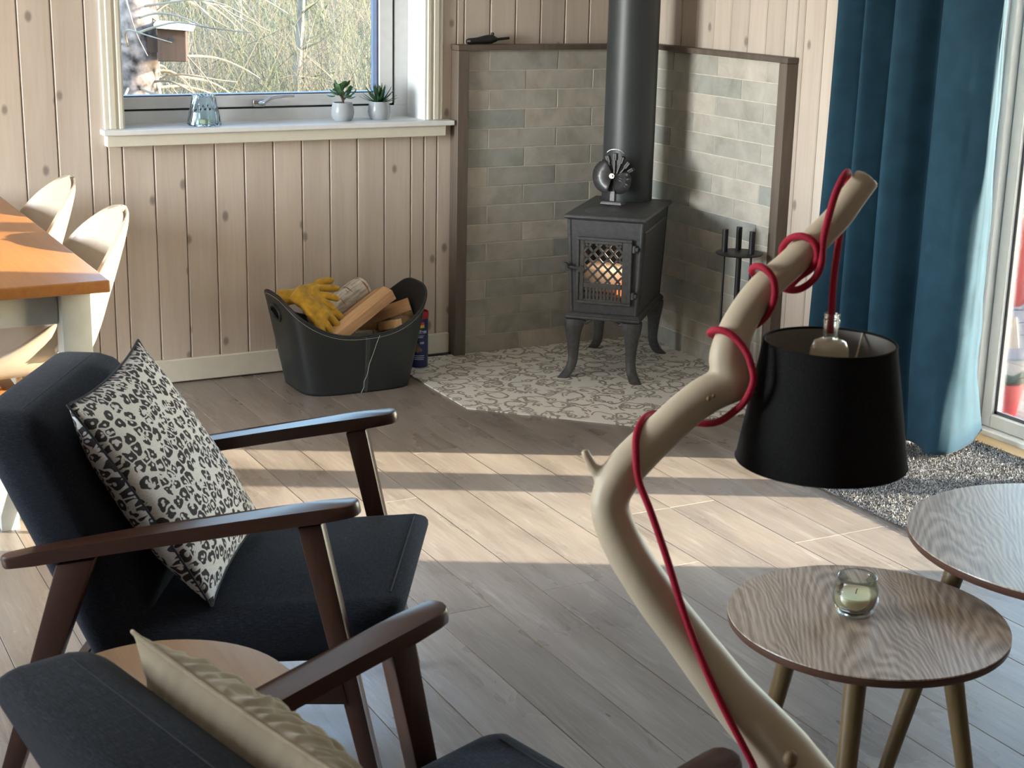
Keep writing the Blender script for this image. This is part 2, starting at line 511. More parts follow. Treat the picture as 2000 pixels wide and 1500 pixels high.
def crom(pts, n=4):
    """Catmull-Rom resample of (x,y,z,r) tuples"""
    P = [Vector(p) for p in pts] if len(pts[0]) == 3 else pts
    P = [list(p) for p in P]
    out = []
    for i in range(len(P) - 1):
        a, b, c, d = P[max(i - 1, 0)], P[i], P[i + 1], P[min(i + 2, len(P) - 1)]
        for k in range(n):
            t = k / n
            out.append([.5 * (2 * b[j] + (c[j] - a[j]) * t + (2 * a[j] - 5 * b[j] + 4 * c[j] - d[j]) * t * t + (3 * b[j] - a[j] - 3 * c[j] + d[j]) * t ** 3) for j in range(len(b))])
    out.append(P[-1])
    return out
def tube(bm, pts, rad=None, seg=10, cap=True, mi=0, wob=0):
    """pts: (x,y,z[,r])"""
    P = [Vector(p[:3]) for p in pts]
    Rr = [p[3] if len(p) > 3 else rad for p in pts]
    T = []
    for i in range(len(P)):
        d = P[min(i + 1, len(P) - 1)] - P[max(i - 1, 0)]
        T.append(d.normalized() if d.length > 1e-9 else Vector((0, 0, 1)))
    up = Vector((0, 0, 1)) if abs(T[0].z) < .9 else Vector((1, 0, 0))
    nrm = T[0].cross(up).normalized()
    rings = []
    for i, c in enumerate(P):
        nrm = (nrm - T[i] * nrm.dot(T[i])).normalized()
        bi = T[i].cross(nrm)
        ring = []
        for k in range(seg):
            a = 2 * PI * k / seg
            r = Rr[i] * (1 + (wob * noise.noise(c * 18 + Vector((math.cos(a), math.sin(a), 0))) if wob else 0))
            ring.append(bm.verts.new(c + nrm * math.cos(a) * r + bi * math.sin(a) * r))
        rings.append(ring)
    for a, b in zip(rings[:-1], rings[1:]):
        for k in range(seg):
            f = bm.faces.new((a[k], a[(k + 1) % seg], b[(k + 1) % seg], b[k]))
            f.material_index = mi
    if cap:
        bm.faces.new(rings[0][::-1]).material_index = mi
        bm.faces.new(rings[-1]).material_index = mi
    return rings
def cyl(bm, p0, p1, r0, r1=None, seg=16, mi=0):
    tube(bm, [(*p0, r0), (*p1, r0 if r1 is None else r1)], seg=seg, mi=mi)
def xf(bm, m, start=0):
    bm.verts.ensure_lookup_table()
    for v in bm.verts[start:]: v.co = m @ v.co
def part_box(name, mat, parent, *a, bev=0, seg=1, smooth=False):
    bm = bm_new(); box(bm, *a, bev=bev, seg=seg)
    return finish(name, bm, mat, parent, smooth)
def text_mesh(body, size, align='CENTER', bold=.0):
    cu = bpy.data.curves.new('t', 'FONT')
    cu.body = body; cu.size = size; cu.align_x = align; cu.offset = bold
    cu.resolution_u = 2
    o = bpy.data.objects.new('t', cu)
    COL.objects.link(o)
    dg = bpy.context.evaluated_depsgraph_get()
    me = bpy.data.meshes.new_from_object(o.evaluated_get(dg))
    bpy.data.objects.remove(o); bpy.data.curves.remove(cu)
    return me
def copy_tree(o, parent=None):
    c = o.copy(); COL.objects.link(c); c.parent = parent
    for ch in list(o.children): copy_tree(ch, c)
    return c

# ------------------------------------------------------------------ room shell
XW, YF, ZC = -6.6, -7.4, 2.45             # left wall, front wall, ceiling
YB = .045                                  # face of the boards on the back wall
XB = .030                                  # face of the boards on the right wall
DY0, DY1, DH = -1.70, -3.40, 2.12          # door opening along the right wall
WX0, WX1, WZ0, WZ1 = -2.31, -1.045, .96, 2.1

# floor
fl = part_box('floor', M['subfloor'], None, XW - .2, .34, YF - .2, .3, -.12, -.012)
struct(fl)
prnd = random.Random(3)
k = 0
px_ = -.80 + .1655 * 7
cache = {}
def plank_mesh(w, l):
    key = (round(w, 3), round(l, 2))
    if key not in cache:
        bm = bm_new()
        box(bm, -w / 2, w / 2, -l / 2, l / 2, -.012, 0)
        top = [e for e in bm.edges if all(abs(v.co.z) < 1e-6 for v in e.verts)]
        bmesh.ops.bevel(bm, geom=top, offset=.0012, segments=1, affect='EDGES')
        me = bpy.data.meshes.new('plank'); bm.to_mesh(me); bm.free()
        me.materials.append(M['plank'])
        cache[key] = me
    return cache[key]
x = .365
while x > XW:
    y = .06
    first = True
    xc = x - .0828
    while y > YF:
        l = prnd.choice((1.6, 2.0, 2.4, 2.8))
        if first:
            l = prnd.choice((.8, 1.2, 1.6, 2.0, 2.4)); first = False
        if abs(xc + 2.04) < .09 and y == .06: l = 2.43
        y1 = max(y - l, YF)
        if y - y1 > .02:
            o = bpy.data.objects.new('plank', plank_mesh(.1645, y - y1 - .001))
            COL.objects.link(o); o.parent = fl
            o.location = (xc, (y + y1) / 2, prnd.uniform(-.0006, .0))
        y = y1
    x -= .1655

# ceiling, left wall, front wall
struct(part_box('ceiling', M['ceiling'], None, XW - .2, .34, YF - .2, .3, ZC, ZC + .1))
def wall_with_hole(name, axis, pos0, pos1, a0, a1, z0, z1, holes, mat):
    """axis 'x': wall plane spans y; axis 'y': wall plane spans x"""
    bm = bm_new()
    def bx(u0, u1, w0, w1):
        if u1 - u0 < 1e-4 or w1 - w0 < 1e-4: return
        if axis == 'y': box(bm, u0, u1, pos0, pos1, w0, w1)
        else: box(bm, pos0, pos1, u0, u1, w0, w1)
    cur = a0
    for (h0, h1, hz0, hz1) in sorted(holes):
        bx(cur, h0, z0, z1); bx(h0, h1, z0, hz0); bx(h0, h1, hz1, z1)
        cur = h1
    bx(cur, a1, z0, z1)
    return struct(finish(name, bm, mat))
wall_with_hole('wall_left', 'x', XW - .15, XW, YF, .3, -.02, ZC, [(-2.3, -.5, .8, 2.1)], M['board'])
wall_with_hole('wall_front', 'y', YF - .15, YF, XW, .3, -.02, ZC, [], M['board'])
wback = wall_with_hole('wall_back', 'y', .058, .30, XW, .34, -.02, ZC, [(WX0, WX1, WZ0, WZ1)], M['backing'])
wright = wall_with_hole('wall_right', 'x', .043, .36, YF, .058, -.02, ZC, [(DY1, DY0, -.02, DH)], M['backing'])

bcache = {}
def board_mesh(w, h):
    key = (round(w, 3), round(h, 2))
    if key not in bcache:
        bm = bm_new()
        c = .004
        pr = [(-w / 2, .014), (-w / 2, c), (-w / 2 + c, 0), (w / 2 - c, 0), (w / 2, c), (w / 2, .014)]
        lo = [bm.verts.new((x, y, -h / 2)) for x, y in pr]
        hi = [bm.verts.new((x, y, h / 2)) for x, y in pr]
        for i in range(len(pr)):
            j = (i + 1) % len(pr)
            bm.faces.new((lo[i], lo[j], hi[j], hi[i]))
        bm.faces.new(lo[::-1]); bm.faces.new(hi)
        bmesh.ops.recalc_face_normals(bm, faces=bm.faces[:])
        me = bpy.data.meshes.new('board'); bm.to_mesh(me); bm.free()
        me.materials.append(M['board'])
        bcache[key] = me
    return bcache[key]
def add_board(parent, u, w, z0, z1, right=False):
    if z1 - z0 < .02 or w < .01: return
    o = bpy.data.objects.new('board', board_mesh(w, z1 - z0))
    COL.objects.link(o); o.parent = parent
    if right:
        o.location = (XB, u, (z0 + z1) / 2); o.rotation_euler = (0, 0, -PI / 2)
    else:
        o.location = (u, YB, (z0 + z1) / 2)
PITCH = .1154
x0 = -2.257 - PITCH * 37
n = 0
while x0 < .03:
    a, b = x0, min(x0 + PITCH, .03)
    cuts = [a, b]
    for e in (WX0, WX1, -.905):
        if a + .012 < e < b - .012: cuts.append(e)
    cuts.sort()
    for a_, b_ in zip(cuts[:-1], cuts[1:]):
        mid = (a_ + b_) / 2
        w = b_ - a_ - .0025
        if WX0 < mid < WX1:
            add_board(wback, mid, w, .02, .955); add_board(wback, mid, w, 2.11, ZC)
        elif mid > -.905:
            add_board(wback, mid, w, 1.24, ZC)
        else:
            add_board(wback, mid, w, .02, ZC)
    x0 += PITCH
y0 = -.04 + PITCH
while y0 > YF:
    a, b = max(y0 - PITCH, YF), min(y0, YB)
    cuts = [a, b]
    for e in (-.92, DY0, DY1):
        if a + .012 < e < b - .012: cuts.append(e)
    cuts.sort()
    for a_, b_ in zip(cuts[:-1], cuts[1:]):
        mid = (a_ + b_) / 2
        w = b_ - a_ - .0035
        if mid > -.92: add_board(wright, mid, w, 1.24, ZC, True)
        elif DY1 < mid < DY0: add_board(wright, mid, w, DH, ZC, True)
        else: add_board(wright, mid, w, .02, ZC, True)
    y0 -= PITCH

# baseboards
bm = bm_new(); box(bm, XW, -.932, .028, YB, .004, .095, bev=.004)
struct(finish('baseboard_back', bm, M['cream_paint']))
bm = bm_new(); box(bm, -1.21, -.932, .012, .04, .0, .011)
struct(finish('trim_1', bm, M['black']))
bm = bm_new(); box(bm, .012, XB, -1.685, -.95, .004, .095, bev=.004)
struct(finish('baseboard_right', bm, M['cream_paint']))

# ------------------------------------------------------------------ tiled fire surround
ROW = .078
def tile_panel(parent, edge, joints_odd, joints_even, right):
    # grout slab
    if right: part_box('grout', M['grout'], parent, .003, .043, -edge, .003, 0, 1.25)
    else: part_box('grout', M['grout'], parent, -edge, .003, .003, .058, 0, 1.25)
    T = .3167
    for k in range(16):
        z0, z1 = k * ROW + .002, (k + 1) * ROW - .002
        j = joints_odd if (15 - k) % 2 == 0 else joints_even
        xs = [edge, 0]
        q = j
        while q > 0: xs.append(q); q -= T
        q = j + T
        while q < edge: xs.append(q); q += T
        xs = sorted(set(round(v, 4) for v in xs))
        for a, b in zip(xs[:-1], xs[1:]):
            if b - a < .012: continue
            bm = bm_new()
            dp = rnd.uniform(0, .0012)
            if right: box(bm, dp, .006, -b + .002, -a - .002, z0, z1)
            else: box(bm, -b + .002, -a - .002, dp, .006, z0, z1)
            fe = [e for e in bm.edges if all((v.co.x if right else v.co.y) < .004 for v in e.verts)]
            bmesh.ops.bevel(bm, geom=fe, offset=.0012, segments=1, affect='EDGES')
            c = Vector((0, (-a - b) / 2, (z0 + z1) / 2)) if right else Vector(((-a - b) / 2, 0, (z0 + z1) / 2))
            for v in bm.verts: v.co -= c
            o = finish('tile', bm, M['tile'], parent)
            o.location = c
tile_panel(wback, .880, .7804, .6130, False)
tile_panel(wright, .895, .4724, .6376, True)

bm = bm_new(); box(bm, -.930, -.881, -.022, YB, 0, 1.25, bev=.002)
struct(finish('trim_2', bm, M['trim_wood']))
bm = bm_new(); box(bm, -.932, XB, -.024, YB, 1.2505, 1.272, bev=.002)
struct(finish('trim_3', bm, M['trim_wood']))
bm = bm_new(); box(bm, -.022, XB, -.945, -.896, 0, 1.25, bev=.002)
struct(finish('trim_4', bm, M['trim_wood']))
bm = bm_new(); box(bm, -.024, XB, -.947, -.0245, 1.2505, 1.272, bev=.002)
struct(finish('trim_5', bm, M['trim_wood']))

# hearth slab
bm = bm_new()
prism(bm, [(-1.222, .010), (-1.222, -.735), (-.745, -1.205), (-.024, -1.222), (-.024, -.948), (-.023, -.895), (-.001, -.894), (-.001, -.001), (-.879, -.001), (-.880, -.023), (-.932, -.024), (-.932, .010)], .0005, .005)
tag(finish('hearth_slab', bm, M['hearth']), 'cream floor slab with grey scroll pattern under the black stove', 'hearth')

# ------------------------------------------------------------------ window_1
def moulding(bm, prof, p0, p1, up):
    """sweep (outward, along) profile between two points"""
    d = (Vector(p1) - Vector(p0)).normalized()
    n = Vector((0, -1, 0))
    s = Vector(up)
    A = [bm.verts.new(Vector(p0) + n * a + s * b) for a, b in prof]
    B = [bm.verts.new(Vector(p1) + n * a + s * b) for a, b in prof]
    for i in range(len(prof)):
        j = (i + 1) % len(prof)
        bm.faces.new((A[i], A[j], B[j], B[i]))
    bm.faces.new(A[::-1]); bm.faces.new(B)
win = bpy.data.objects.new('window_1', None); COL.objects.link(win)
struct(win); win['label'] = 'white framed window above the firewood basket with sill plants'
bm = bm_new()
fy0, fy1 = .20, .28
xl, xr, zb, zt = -2.31, -1.05, .965, 2.09
for (a, b, c, d) in ((xl, xr, zb, 1.022), (xl, xr, 2.03, zt), (xl, -2.262, 1.022, 2.03), (-1.107, xr, 1.022, 2.03)):
    box(bm, a, b, fy0, fy1, c, d, bev=.002)
finish('window_frame', bm, M['white_paint'], win)
bm = bm_new()
for (a, b, c, d) in ((-2.256, -1.117, 1.030, 1.074), (-2.256, -1.117, 1.98, 2.024), (-2.256, -2.212, 1.074, 1.98), (-1.176, -1.117, 1.074, 1.98)):
    box(bm, a, b, fy0 - .004, fy1 - .01, c, d, bev=.003)
sash = finish('sash', bm, M['white_paint'], win)
bm = bm_new()
for (a, b, c, d) in ((-2.262, -1.107, 1.020, 1.032), (-1.119, -1.105, 1.02, 2.03)):
    box(bm, a, b, fy0 + .01, fy1 - .02, c, d)
finish('gasket', bm, M['black'], win)
bm = bm_new()
for (a, b, c, d) in ((-2.212, -1.176, 1.071, 1.079), (-1.184, -1.176, 1.074, 1.98)):
    box(bm, a, b, fy0 + .004, fy1 - .02, c, d)
finish('glazing_bead', bm, plain('blue_grey_seal', (.10, .12, .20), .5), sash)
part_box('pane', M['pane'], sash, -2.215, -1.172, .236, .240, 1.070, 1.985)
bm = bm_new()   # lining: right, left, top
box(bm, -1.05, -1.040, .03, .215, .965, 2.10); box(bm, -2.32, -2.31, .03, .215, .965, 2.10); box(bm, -2.32, -1.04, .03, .215, 2.09, 2.10)
finish('window_lining', bm, M['white_paint'], win)
bm = bm_new()
cp = [(0, 0), (.012, .0), (.020, .008), (.020, .018), (.014, .022), (.014, .030), (.020, .034), (.020, .052), (.016, .056), (.016, .070), (.0, .070)]
moulding(bm, cp, (-1.045, YB, .978), (-1.045, YB, 2.16), (1, 0, 0))
moulding(bm, cp, (-2.247, YB, .978), (-2.247, YB, 2.16), (-1, 0, 0))
moulding(bm, cp, (-2.32, YB, 2.09), (-.97, YB, 2.09), (0, 0, 1))
finish('casing', bm, M['cream_paint'], win)
bm = bm_new(); box(bm, -2.336, -.941, -.020, YB, .958, .977, bev=.003, seg=2); box(bm, -2.309, -1.048, .04, .21, .958, .977)
finish('sill_board', bm, M['white_paint'], win)
bm = bm_new(); box(bm, -2.322, -.972, -.004, YB, .916, .958, bev=.002)
finish('apron', bm, M['cream_paint'], win)
bm = bm_new(); box(bm, -1.712, -1.660, .176, .196, 1.030, 1.060, bev=.006, seg=2)
tube(bm, crom([(-1.686, .180, 1.045, .010), (-1.680, .160, 1.045, .009), (-1.668, .148, 1.052, .008), (-1.645, .148, 1.066, .007), (-1.60, .150, 1.071, .006), (-1.555, .150, 1.072, .0055)], 3), seg=8)
finish('window_handle', bm, M['chrome'], sash, 'all')

# ------------------------------------------------------------------ door_1 (glazed double door)
door = bpy.data.objects.new('door_1', None); COL.objects.link(door)
struct(door); door['label'] = 'white glazed double door beside the blue curtain'
bm = bm_new()
for (a, b, c, d) in ((-1.733, DY0, 0.0, DH), (DY1, -3.36, 0, DH), (-3.36, -1.733, 2.06, DH), (-3.36, -1.733, 0.0, .03)):
    box(bm, .30, .40, a, b, c, d, bev=.003)
finish('door_frame', bm, M['white_paint'], door)
for i, (a, b) in enumerate(((-1.735, -2.487), (-2.489, -3.36))):
    bm = bm_new()
    s = .045
    g0, g1 = (a - s, -2.407) if i == 0 else (-2.569, b + .1)
    for (p, q, c, d) in ((g0, a, .032, 2.058), (b, g1, .032, 2.058), (g1, g0, .032, .080), (g1, g0, 2.0, 2.058)):
        box(bm, .335, .385, p, q, c, d, bev=.003)
    lf = finish('door_leaf', bm, M['white_paint'], door)
    bm = bm_new()
    for (p, q, c, d) in ((g0 - .012, g0 + .0005, .078, 2.0), (g1 - .0005, g1 + .012, .078, 2.0), (g1, g0, .0795, .092)):
        box(bm, .352, .36, p, q, c, d)
    finish('glazing_bead', bm, plain('dark_glazing_seal', (.10, .10, .12), .5), lf)
    part_box('pane', M['pane'], lf, .362, .366, g1, g0, .078, 2.0)
bm = bm_new()
box(bm, XB, .30, DY0 - .008, DY0 + .0, .0, DH); box(bm, XB, .30, DY1, DY1 + .008, 0, DH); box(bm, XB, .30, DY1, DY0, DH - .008, DH)
finish('door_lining', bm, M['white_paint'], door)
bm = bm_new(); box(bm, .225, .30, DY1 + .01, DY0 - .01, 0.0, .012, bev=.002)
struct(finish('trim_6', bm, wood('pine_threshold', (.42, .28, .13), (.52, .36, .18), (.6, .44, .24), 'y', 1, .5)))

# ------------------------------------------------------------------ outdoors
def gz(y):
    return -.55 + max(0, y - 3) * .035 + max(0, y - 13) * .22
bm = bm_new()
NX, NY = 24, 40
gv = [[bm.verts.new((-25 + 55 * i / NX, .35 + 45 * (j / NY) ** 1.5, gz(.35 + 45 * (j / NY) ** 1.5) + .12 * noise.noise(Vector((i * .9, j * .7, 0))))) for j in range(NY + 1)] for i in range(NX + 1)]
for i in range(NX):
    for j in range(NY):
        bm.faces.new((gv[i][j], gv[i + 1][j], gv[i + 1][j + 1], gv[i][j + 1]))
g = finish('ground', bm, M['leaf_litter'], None, 'all'); struct(g)
bm = bm_new(); box(bm, .42, 30, -30, .34, -.75, -.30)
struct(finish('ground', bm, M['grass']))

# deck and things seen through the door glass
dk = bpy.data.objects.new('deck', None); COL.objects.link(dk); struct(dk)
for i in range(12):
    bm = bm_new(); box(bm, .44 + i * .145, .44 + i * .145 + .138, -6, .2, -.16, -.13, bev=.002)
    finish('deck_board', bm, M['deck'], dk)
scr = thing('garden_screen', 'blue-grey slatted garden screen seen through the door glass', 'screen', (1.62, -.62, -.13), R(-25))
for i in range(7):
    bm = bm_new(); box(bm, -.35, .35, -.012, .012, .01 + i * .058, .01 + i * .058 + .053, bev=.002)
    finish('slat', bm, M['siding'], scr)
for s in (-.33, .33):
    bm = bm_new(); box(bm, s - .02, s + .02, .013, .05, 0, .42)
    finish('post', bm, M['siding'], scr)
fp = thing('flower_pot', 'red flower pot with broad green leaf outside the door', 'flower pot', (.92, -1.27, -.13))
bm = bm_new(); lathe(bm, [(0, .0), (.055, .0), (.075, .12), (.082, .12), (.082, .14), (.07, .14), (.066, .115), (0, .11)], 20)
finish('pot', bm, M['red_cloth'], fp, True)
for i in range(7):
    a = i * 2.4
    bm = bm_new()
    L = .13 + .03 * (i % 3)
    r0 = [bm.verts.new((t * L * .8, w * .05 * math.sin(PI * min(1, t * 1.05 + .02)), .11 + L * .9 * t - .09 * t * t)) for t in (0, .25, .5, .75, 1) for w in (-1, 1)]
    for q in range(4): bm.faces.new((r0[2 * q], r0[2 * q + 1], r0[2 * q + 3], r0[2 * q + 2]))
    bmesh.ops.solidify(bm, geom=bm.faces[:], thickness=.002)
    xf(bm, Matrix.Rotation(a, 4, 'Z'))
    finish('leaf', bm, M['leaf'], fp, True)
lan = thing('shepherd_hook', 'dark iron garden hook on a foot plate outside the door', 'garden hook', (1.06, -1.02, -.13))
bm = bm_new(); tube(bm, crom([(0, 0, 0), (0, 0, .4), (0, 0, .82), (-.02, -.04, .90), (-.05, -.12, .90), (-.06, -.15, .86)], 4), .006, 8); lathe(bm, [(0, 0), (.07, 0), (.07, .008), (0, .012)], 16)
finish('rod', bm, M['black'], lan, True)
bag = thing('cloth_bag', 'red cloth bag hanging on a garden hook outside the door', 'bag', (1.0, -1.175, .30))
bm = bm_new()
lathe(bm, [(.004, .42), (.012, .40), (.02, .36), (.085, .24), (.10, .16), (.095, .04), (.05, .0), (0, -.005)], 20)
for v in bm.verts: v.co.x *= .55
finish('bag_body', bm, M['red_cloth'], bag, True)
tagc = bm_new(); box(tagc, -.003, .003, -.075, .06, -.17, -.045)
xf(tagc, Matrix.Rotation(R(-14), 4, 'X'))
tg = finish('tag', tagc, M['print_white'], bag); tg.location = (-.06, -.02, .0)
for body, sz, pos in (('m', .075, (-.004, -.01, -.095)), ('xel', .058, (-.004, -.01, -.155))):
    me = text_mesh(body, sz)
    me.materials.append(M['black'])
    o = bpy.data.objects.new('lettering', me); COL.objects.link(o); o.parent = tg
    o.rotation_euler = Matrix(((0, 0, -1), (-1, 0, 0), (0, 1, 0))).to_euler()
    o.location = pos; o['label'] = 'dark printed letters'

# ------------------------------------------------------------------ forest outside the window
frnd = random.Random(11)
def trunk_mesh(h, r0, r1, lean, wob, seg=8):
    bm = bm_new()
    n = 8
    pts = [(lean[0] * t + wob * frnd.uniform(-1, 1) * t, lean[1] * t + wob * frnd.uniform(-1, 1) * t, h * t, r0 + (r1 - r0) * t) for t in [i / n for i in range(n + 1)]]
    tube(bm, pts, seg=seg)
    return bm, pts
pt = thing('pine_tree', 'thick rough pine trunk holding the nest box, outside the window', 'tree', (-1.19, 4.05, gz(4.05)))
bm, _ = trunk_mesh(4.2, .165, .12, (.05, 0), .015, 16)
for v in bm.verts:
    n_ = noise.noise(Vector((v.co.x * 30, v.co.y * 30, v.co.z * 5)))
    v.co.x += n_ * .012; v.co.y += n_ * .012
finish('trunk', bm, M['pine_bark'], pt, True)
bm = bm_new()
for i in range(46):
    z = frnd.uniform(1.1, 2.1); a = frnd.uniform(-.95 * PI, .45)
    L = frnd.uniform(.35, 1.0)
    pts = [(.12 * math.cos(a), .12 * math.sin(a), z, .008)]
    dz = frnd.uniform(-.3, .35)
    for t in (.25, .5, .75, 1):
        pts.append((math.cos(a + t * .4) * (.12 + L * t), math.sin(a + t * .4) * (.12 + L * t), z + dz * t - .25 * t * t + frnd.uniform(-.03, .03), .007 * (1 - t) + .0025))
    tube(bm, crom(pts, 3), seg=5)
finish('twigs', bm, M['pale_twig'], pt)['kind'] = 'stuff'
nb = thing('nest_box', 'brown wooden nest box hung on the thick pine trunk', 'nest box', (-.99, 3.86, .965), R(-20))
part_box('box_body', M['house_brown'], nb, -.085, .085, -.09, .07, 0, .20, bev=.004)
bm = bm_new(); hexa(bm, [(-.10, -.13, .20), (.13, -.13, .185), (.13, .09, .20), (-.10, .09, .215)], [(-.10, -.13, .222), (.13, -.13, .207), (.13, .09, .222), (-.10, .09, .237)])
finish('roof', bm, M['house_roof'], nb)
bm = bm_new(); cyl(bm, (0, -.0905, .13), (0, -.094, .13), .016, seg=16); finish('hole', bm, M['black'], nb)
bm = bm_new(); box(bm, -.15, -.075, -.03, .03, .05, .15); finish('mount', bm, M['house_brown'], nb)

def sapling(x, y, h, r, nbr, name, label, mat, group):
    t = thing(name, label, 'tree', (x, y, gz(y) - .1), 0, group)
    bm, pts = trunk_mesh(h, r, r * .35, (frnd.uniform(-.35, .35), frnd.uniform(-.2, .2)), .05, 6)
    finish('trunk', bm, mat, t, True)
    bm = bm_new()
    for i in range(nbr):
        q = frnd.uniform(.12, .95); k_ = int(q * 8); b = Vector(pts[k_][:3]).lerp(Vector(pts[min(k_ + 1, 8)][:3]), q * 8 - k_)
        a = frnd.uniform(0, 2 * PI); L = frnd.uniform(.3, 1.0) * (1.2 - q)
        up_ = frnd.uniform(.1, .9)
        P_ = [(*b, r * .3)]
        for s_ in (.5, 1):
            P_.append((b.x + math.cos(a) * L * s_, b.y + math.sin(a) * L * s_, b.z + up_ * L * s_ + .1 * s_ * s_, .004 * (1.4 - s_)))
        tube(bm, P_, seg=4, cap=False)
    finish('branches', bm, M['twig'], t)['kind'] = 'stuff'
for i in range(26):
    y = frnd.uniform(6.5, 19)
    c = .25 + (i + frnd.uniform(0, 1)) / 26 * .20
    x = -3.63 + (y + 5.6) * c
    sapling(x, y, frnd.uniform(3.0, 4.5), frnd.uniform(.014, .042), 26, 'sapling', 'thin pale leafless sapling in the thicket outside the window', M['sapling'], 'thin saplings in the thicket outside')
def conifer(x, y, h, w, mat, label, group):
    t = thing('conifer', label, 'tree', (x, y, gz(y) - .1), 0, group)
    bm, _ = trunk_mesh(h, .07, .02, (0, 0), .02, 6); finish('trunk', bm, M['pine_bark'], t, True)
    bm = bm_new()
    for i in range(420):
        q = frnd.random() ** .8; a = frnd.uniform(0, 2 * PI); rr = w * (1 - q * .85) * math.sqrt(frnd.random())
        c = Vector((rr * math.cos(a), rr * math.sin(a), .15 + q * h))
        d = Vector((math.cos(a) * .8, math.sin(a) * .8, frnd.uniform(-.5, .3))) * frnd.uniform(.16, .34)
        s_ = Vector((-math.sin(a), math.cos(a), frnd.uniform(-.5, .5))) * .05
        vs = [bm.verts.new(c), bm.verts.new(c + d * .5 + s_), bm.verts.new(c + d), bm.verts.new(c + d * .5 - s_)]
        bm.faces.new(vs)
    finish('needles', bm, mat, t)['kind'] = 'stuff'
for i in range(20):
    y = frnd.uniform(15, 30)
    c = .235 + (i + frnd.uniform(-.3, 1.3)) / 20 * .215
    conifer(-3.63 + (y + 5.6) * c, y, frnd.uniform(2.4, 4.2), frnd.uniform(.8, 1.4), M['conifer'] if i % 3 else M['bush'], 'olive green young conifer far back in the thicket outside', 'young conifers far back outside')
# dry tangled brush nobody could count
bm = bm_new()
def twig(bm, b, d, L, r):
    s = d.cross(Vector((0, 0, 1)));
    s = s.normalized() if s.length > .01 else Vector((1, 0, 0))
    u = s.cross(d).normalized()
    prev = None
    bend = Vector((frnd.uniform(-1, 1), frnd.uniform(-.5, .5), frnd.uniform(-.9, .3))) * L * .35
    for t in (0, .35, .7, 1):
        c = b + d * L * t + bend * t * t
        rr = r * (1.05 - t * .8)
        ring = [bm.verts.new(c + s * rr), bm.verts.new(c - s * rr * .5 + u * rr * .87), bm.verts.new(c - s * rr * .5 - u * rr * .87)]
        if prev:
            for q in range(3):
                bm.faces.new((prev[q], prev[(q + 1) % 3], ring[(q + 1) % 3], ring[q]))
        prev = ring
for i in range(9500):
    y = 5.5 + 20 * frnd.random() ** 1.3
    c = frnd.uniform(.235, .45)
    x = -3.63 + (y + 5.6) * c
    d = Vector((frnd.gauss(0, .5), frnd.gauss(0, .3), frnd.uniform(.25, 1.2))).normalized()
    top = 1.0 + (y - 5) * .10
    twig(bm, Vector((x, y, gz(y) + frnd.random() ** 1.2 * top)), d, frnd.uniform(.5, 1.5), frnd.uniform(.0015, .0052) * (.75 + y / 26))
o = finish('brush', bm, M['twig'])
tag(o, 'tangle of dry beige twigs filling the view outside the window', 'brush'); o['kind'] = 'stuff'

# ------------------------------------------------------------------ stove
stove = thing('wood_stove', 'small black cast iron wood stove on four curved legs in the tiled corner', 'stove', (-.391, -.405, .005), R(-43.8))
def smooth_box_taper(bm, w0, d0, w1, d1, z0, z1, bev, yo=0):
    hexa(bm, [(-w0, -d0 + yo, z0), (w0, -d0 + yo, z0), (w0, d0 + yo, z0), (-w0, d0 + yo, z0)], [(-w1, -d1 + yo, z1), (w1, -d1 + yo, z1), (w1, d1 + yo, z1), (-w1, d1 + yo, z1)], bev, 3)
# hollow body: four walls around the fire chamber
bm = bm_new()
W0, W1, D0, D1, Z0, Z1 = .134, .150, .232, .248, .262, .634
def ring_wall(bm, pts_in, pts_out):
    n = 4
    vo = [[bm.verts.new(p) for p in r] for r in pts_out]
    vi = [[bm.verts.new(p) for p in r] for r in pts_in]
    return vo, vi
def quad(bm, *ps): bm.faces.new([bm.verts.new(p) for p in ps])
def lerpw(z): return W0 + (W1 - W0) * (z - Z0) / (Z1 - Z0)
def lerpd(z): return D0 + (D1 - D0) * (z - Z0) / (Z1 - Z0)
def slab(bm, x0, x1, z0, z1, front):
    """front / rear plate between x fractions, follows the taper"""
    s = -1 if front else 1
    def P(xf_, z, inn): return (xf_ * lerpw(z), s * (lerpd(z) - inn), z)
    hexa(bm, [P(x0, z0, .012), P(x1, z0, .012), P(x1, z0, 0), P(x0, z0, 0)], [P(x0, z1, .012), P(x1, z1, .012), P(x1, z1, 0), P(x0, z1, 0)])
for a in ((-1, 1, Z0, .325), (-1, 1, .545, Z1), (-1, -.66, .325, .545), (.66, 1, .325, .545)): slab(bm, *a, True)
slab(bm, -1, 1, Z0, Z1, False)
for s in (-1, 1):
    hexa(bm, [(s * (W0 - .012), -D0 + .001, Z0), (s * W0, -D0 + .001, Z0), (s * W0, D0 - .001, Z0), (s * (W0 - .012), D0 - .001, Z0)],
         [(s * (W1 - .012), -D1 + .001, Z1), (s * W1, -D1 + .001, Z1), (s * W1, D1 - .001, Z1), (s * (W1 - .012), D1 - .001, Z1)])
    # raised side panel
    hexa(bm, [(s * W0, -D0 + .03, Z0 + .03), (s * (W0 + .005), -D0 + .035, Z0 + .035), (s * (W0 + .005), D0 - .035, Z0 + .035), (s * W0, D0 - .03, Z0 + .03)],
         [(s * W1, -D1 + .03, Z1 - .04), (s * (W1 + .004), -D1 + .035, Z1 - .045), (s * (W1 + .004), D1 - .035, Z1 - .045), (s * W1, D1 - .03, Z1 - .04)])
box(bm, -W0 + .01, W0 - .01, -D0 + .01, D0 - .01, Z0 + .001, .33)
